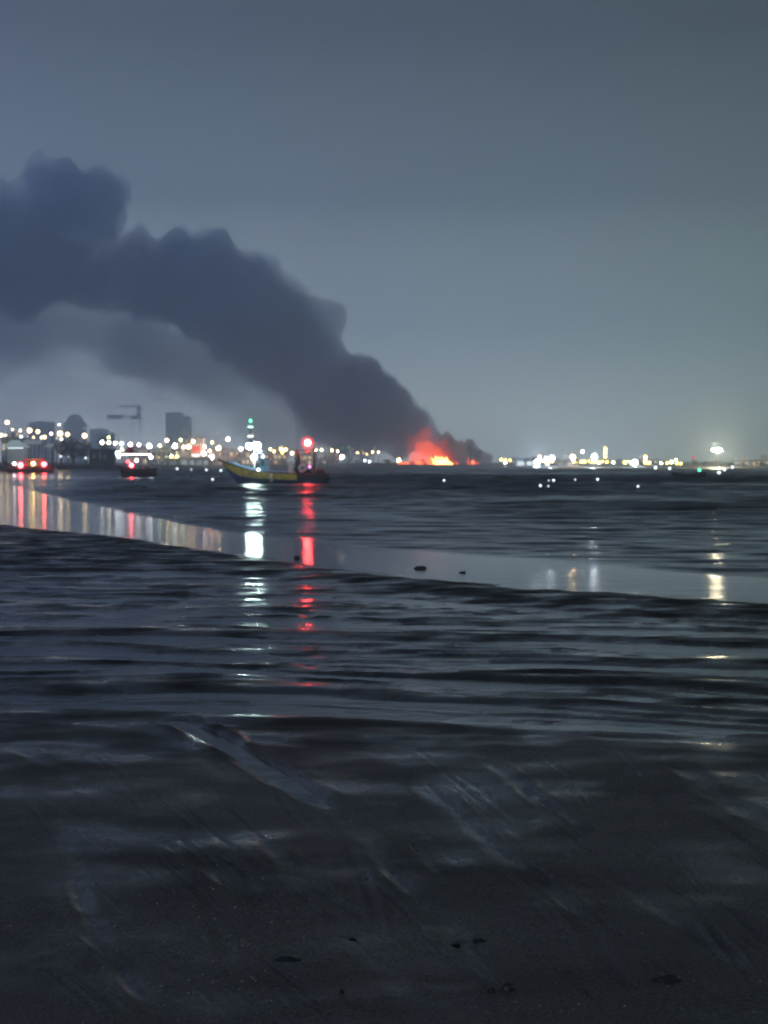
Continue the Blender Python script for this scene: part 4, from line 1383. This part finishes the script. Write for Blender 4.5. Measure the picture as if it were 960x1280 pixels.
for i, (px, yt, w) in enumerate(rt[22:]):
    tree(px, yt, w, shore_d(px) + 22 + (i % 3) * 4, f'{ORD[i]} low tree from the left at the far right end of the shore', 'trees at the right end', i + 3)
tree(588.5, 547, 13, 905, 'lone tall dark tree standing above the burning shore', None, 1)
tree(598, 562, 12, 905, 'short dark tree right of the lone tall one at the fire', None, 2)
lt = [(128, 541, 14, 700), (139, 540, 16, 705), (248, 572, 12, 815), (280, 570, 12, 820), (300, 571, 12, 820), (400, 572, 16, 840), (414, 573, 14, 840), (434, 573, 14, 845), (447, 574, 14, 845), (484, 574, 13, 850)]
for i, (px, yt, w, D) in enumerate(lt):
    tree(px, yt, w, D, f'{ORD[i]} low dark tree from the left along the town shore', 'trees along the town shore', i + 1)

# ------------------------------------------------------------------ things lying on the sand
M_WEED = mat('seaweed', (.010, .010, .011), .5, .4, 30)
M_STONE = mat('wet_stone', (.02, .02, .022), .35, .4, 20)
bits = [(525, 711, .10, .05, 'dark lump lying in the shallow channel below the fishing boat\'s stern'), (578, 716, .05, .03, 'small dark lump in the channel right of the bigger one'),
        (371, 698, .05, .06, 'tiny dark stone at the edge of the channel under the red reflection'),
        (832, 1237, .045, .014, 'flat dark clump of seaweed at the lower right'), (634, 1250, .022, .022, 'dark pebble near the bottom, larger of a pair'), (614, 1253, .012, .014, 'tiny dark pebble left of the larger one near the bottom'),
        (360, 1207, .05, .012, 'dark curved clump of seaweed in the near sand'), (570, 1186, .016, .012, 'small dark seaweed knot in the middle of the near sand'), (600, 1186, .03, .010, 'dark seaweed scrap right of the small knot'),
        (440, 1181, .014, .010, 'tiny dark scrap of weed left of the seaweed knot'), (427, 1254, .008, .008, 'tiny dark speck of weed near the bottom middle')]
for i, (px, py, w, h, lab) in enumerate(bits):
    x, d = gp(px, py)
    z = float(beach_height(np.array([[x]]), np.array([[d]]))[0][0, 0])
    o = lump('stone' if 'stone' in lab or 'pebble' in lab or 'lump' in lab else 'seaweed_clump', (x, d, max(z, -0.01) + .002), w, w * .7, h, M_STONE if 'stone' in lab or 'pebble' in lab or 'lump' in lab else M_WEED, None, i + 3, 3, .55)
    tag(o, lab, 'stone' if o.name.startswith('stone') else 'seaweed')

M_SHELL = mat('shell_and_glint_bits', (.34, .31, .28), .3, .6, 40)
sb, srn = MB(), random.Random(21)
for _ in range(420):
    _px, _py = (srn.gauss(290, 60), srn.gauss(1180, 60)) if srn.random() < .4 else (srn.uniform(-150, 1110), srn.uniform(1000, 1310))  # the clustered share puts the boat lamp's glints in as pale bits
    _x, _d = gp(_px, min(max(_py, 960), 1320))
    _z = float(beach_height(np.array([[_x]]), np.array([[_d]]))[0][0, 0])
    _r = srn.uniform(.0015, .0045) * (1.6 if srn.random() < .12 else 1)
    _a = srn.uniform(0, 6.28)
    _c = [(_x + _r * 1.5 * math.cos(_a + q * 1.5708) * (1 if q % 2 else .6), _d + _r * math.sin(_a + q * 1.5708), _z) for q in range(4)]
    sb.add(_c + [(_x, _d, _z + _r * .9)], [(0, 1, 4), (1, 2, 4), (2, 3, 4), (3, 0, 4)])
tag(sb.build('shell_and_glint_bits', M_SHELL), 'tiny broken shells and grit, with pale bits for lamp glints, on the near sand', 'shells', kind='stuff')

# ------------------------------------------------------------------ haze over the bay
hz = MB().box(-1450, 1450, -60, 2560, -2.2, 245).build('haze', volume_mat('haze_air', (.70, .83, .99), 0.00100, aniso=0.72))
tag(hz, kind='stuff')
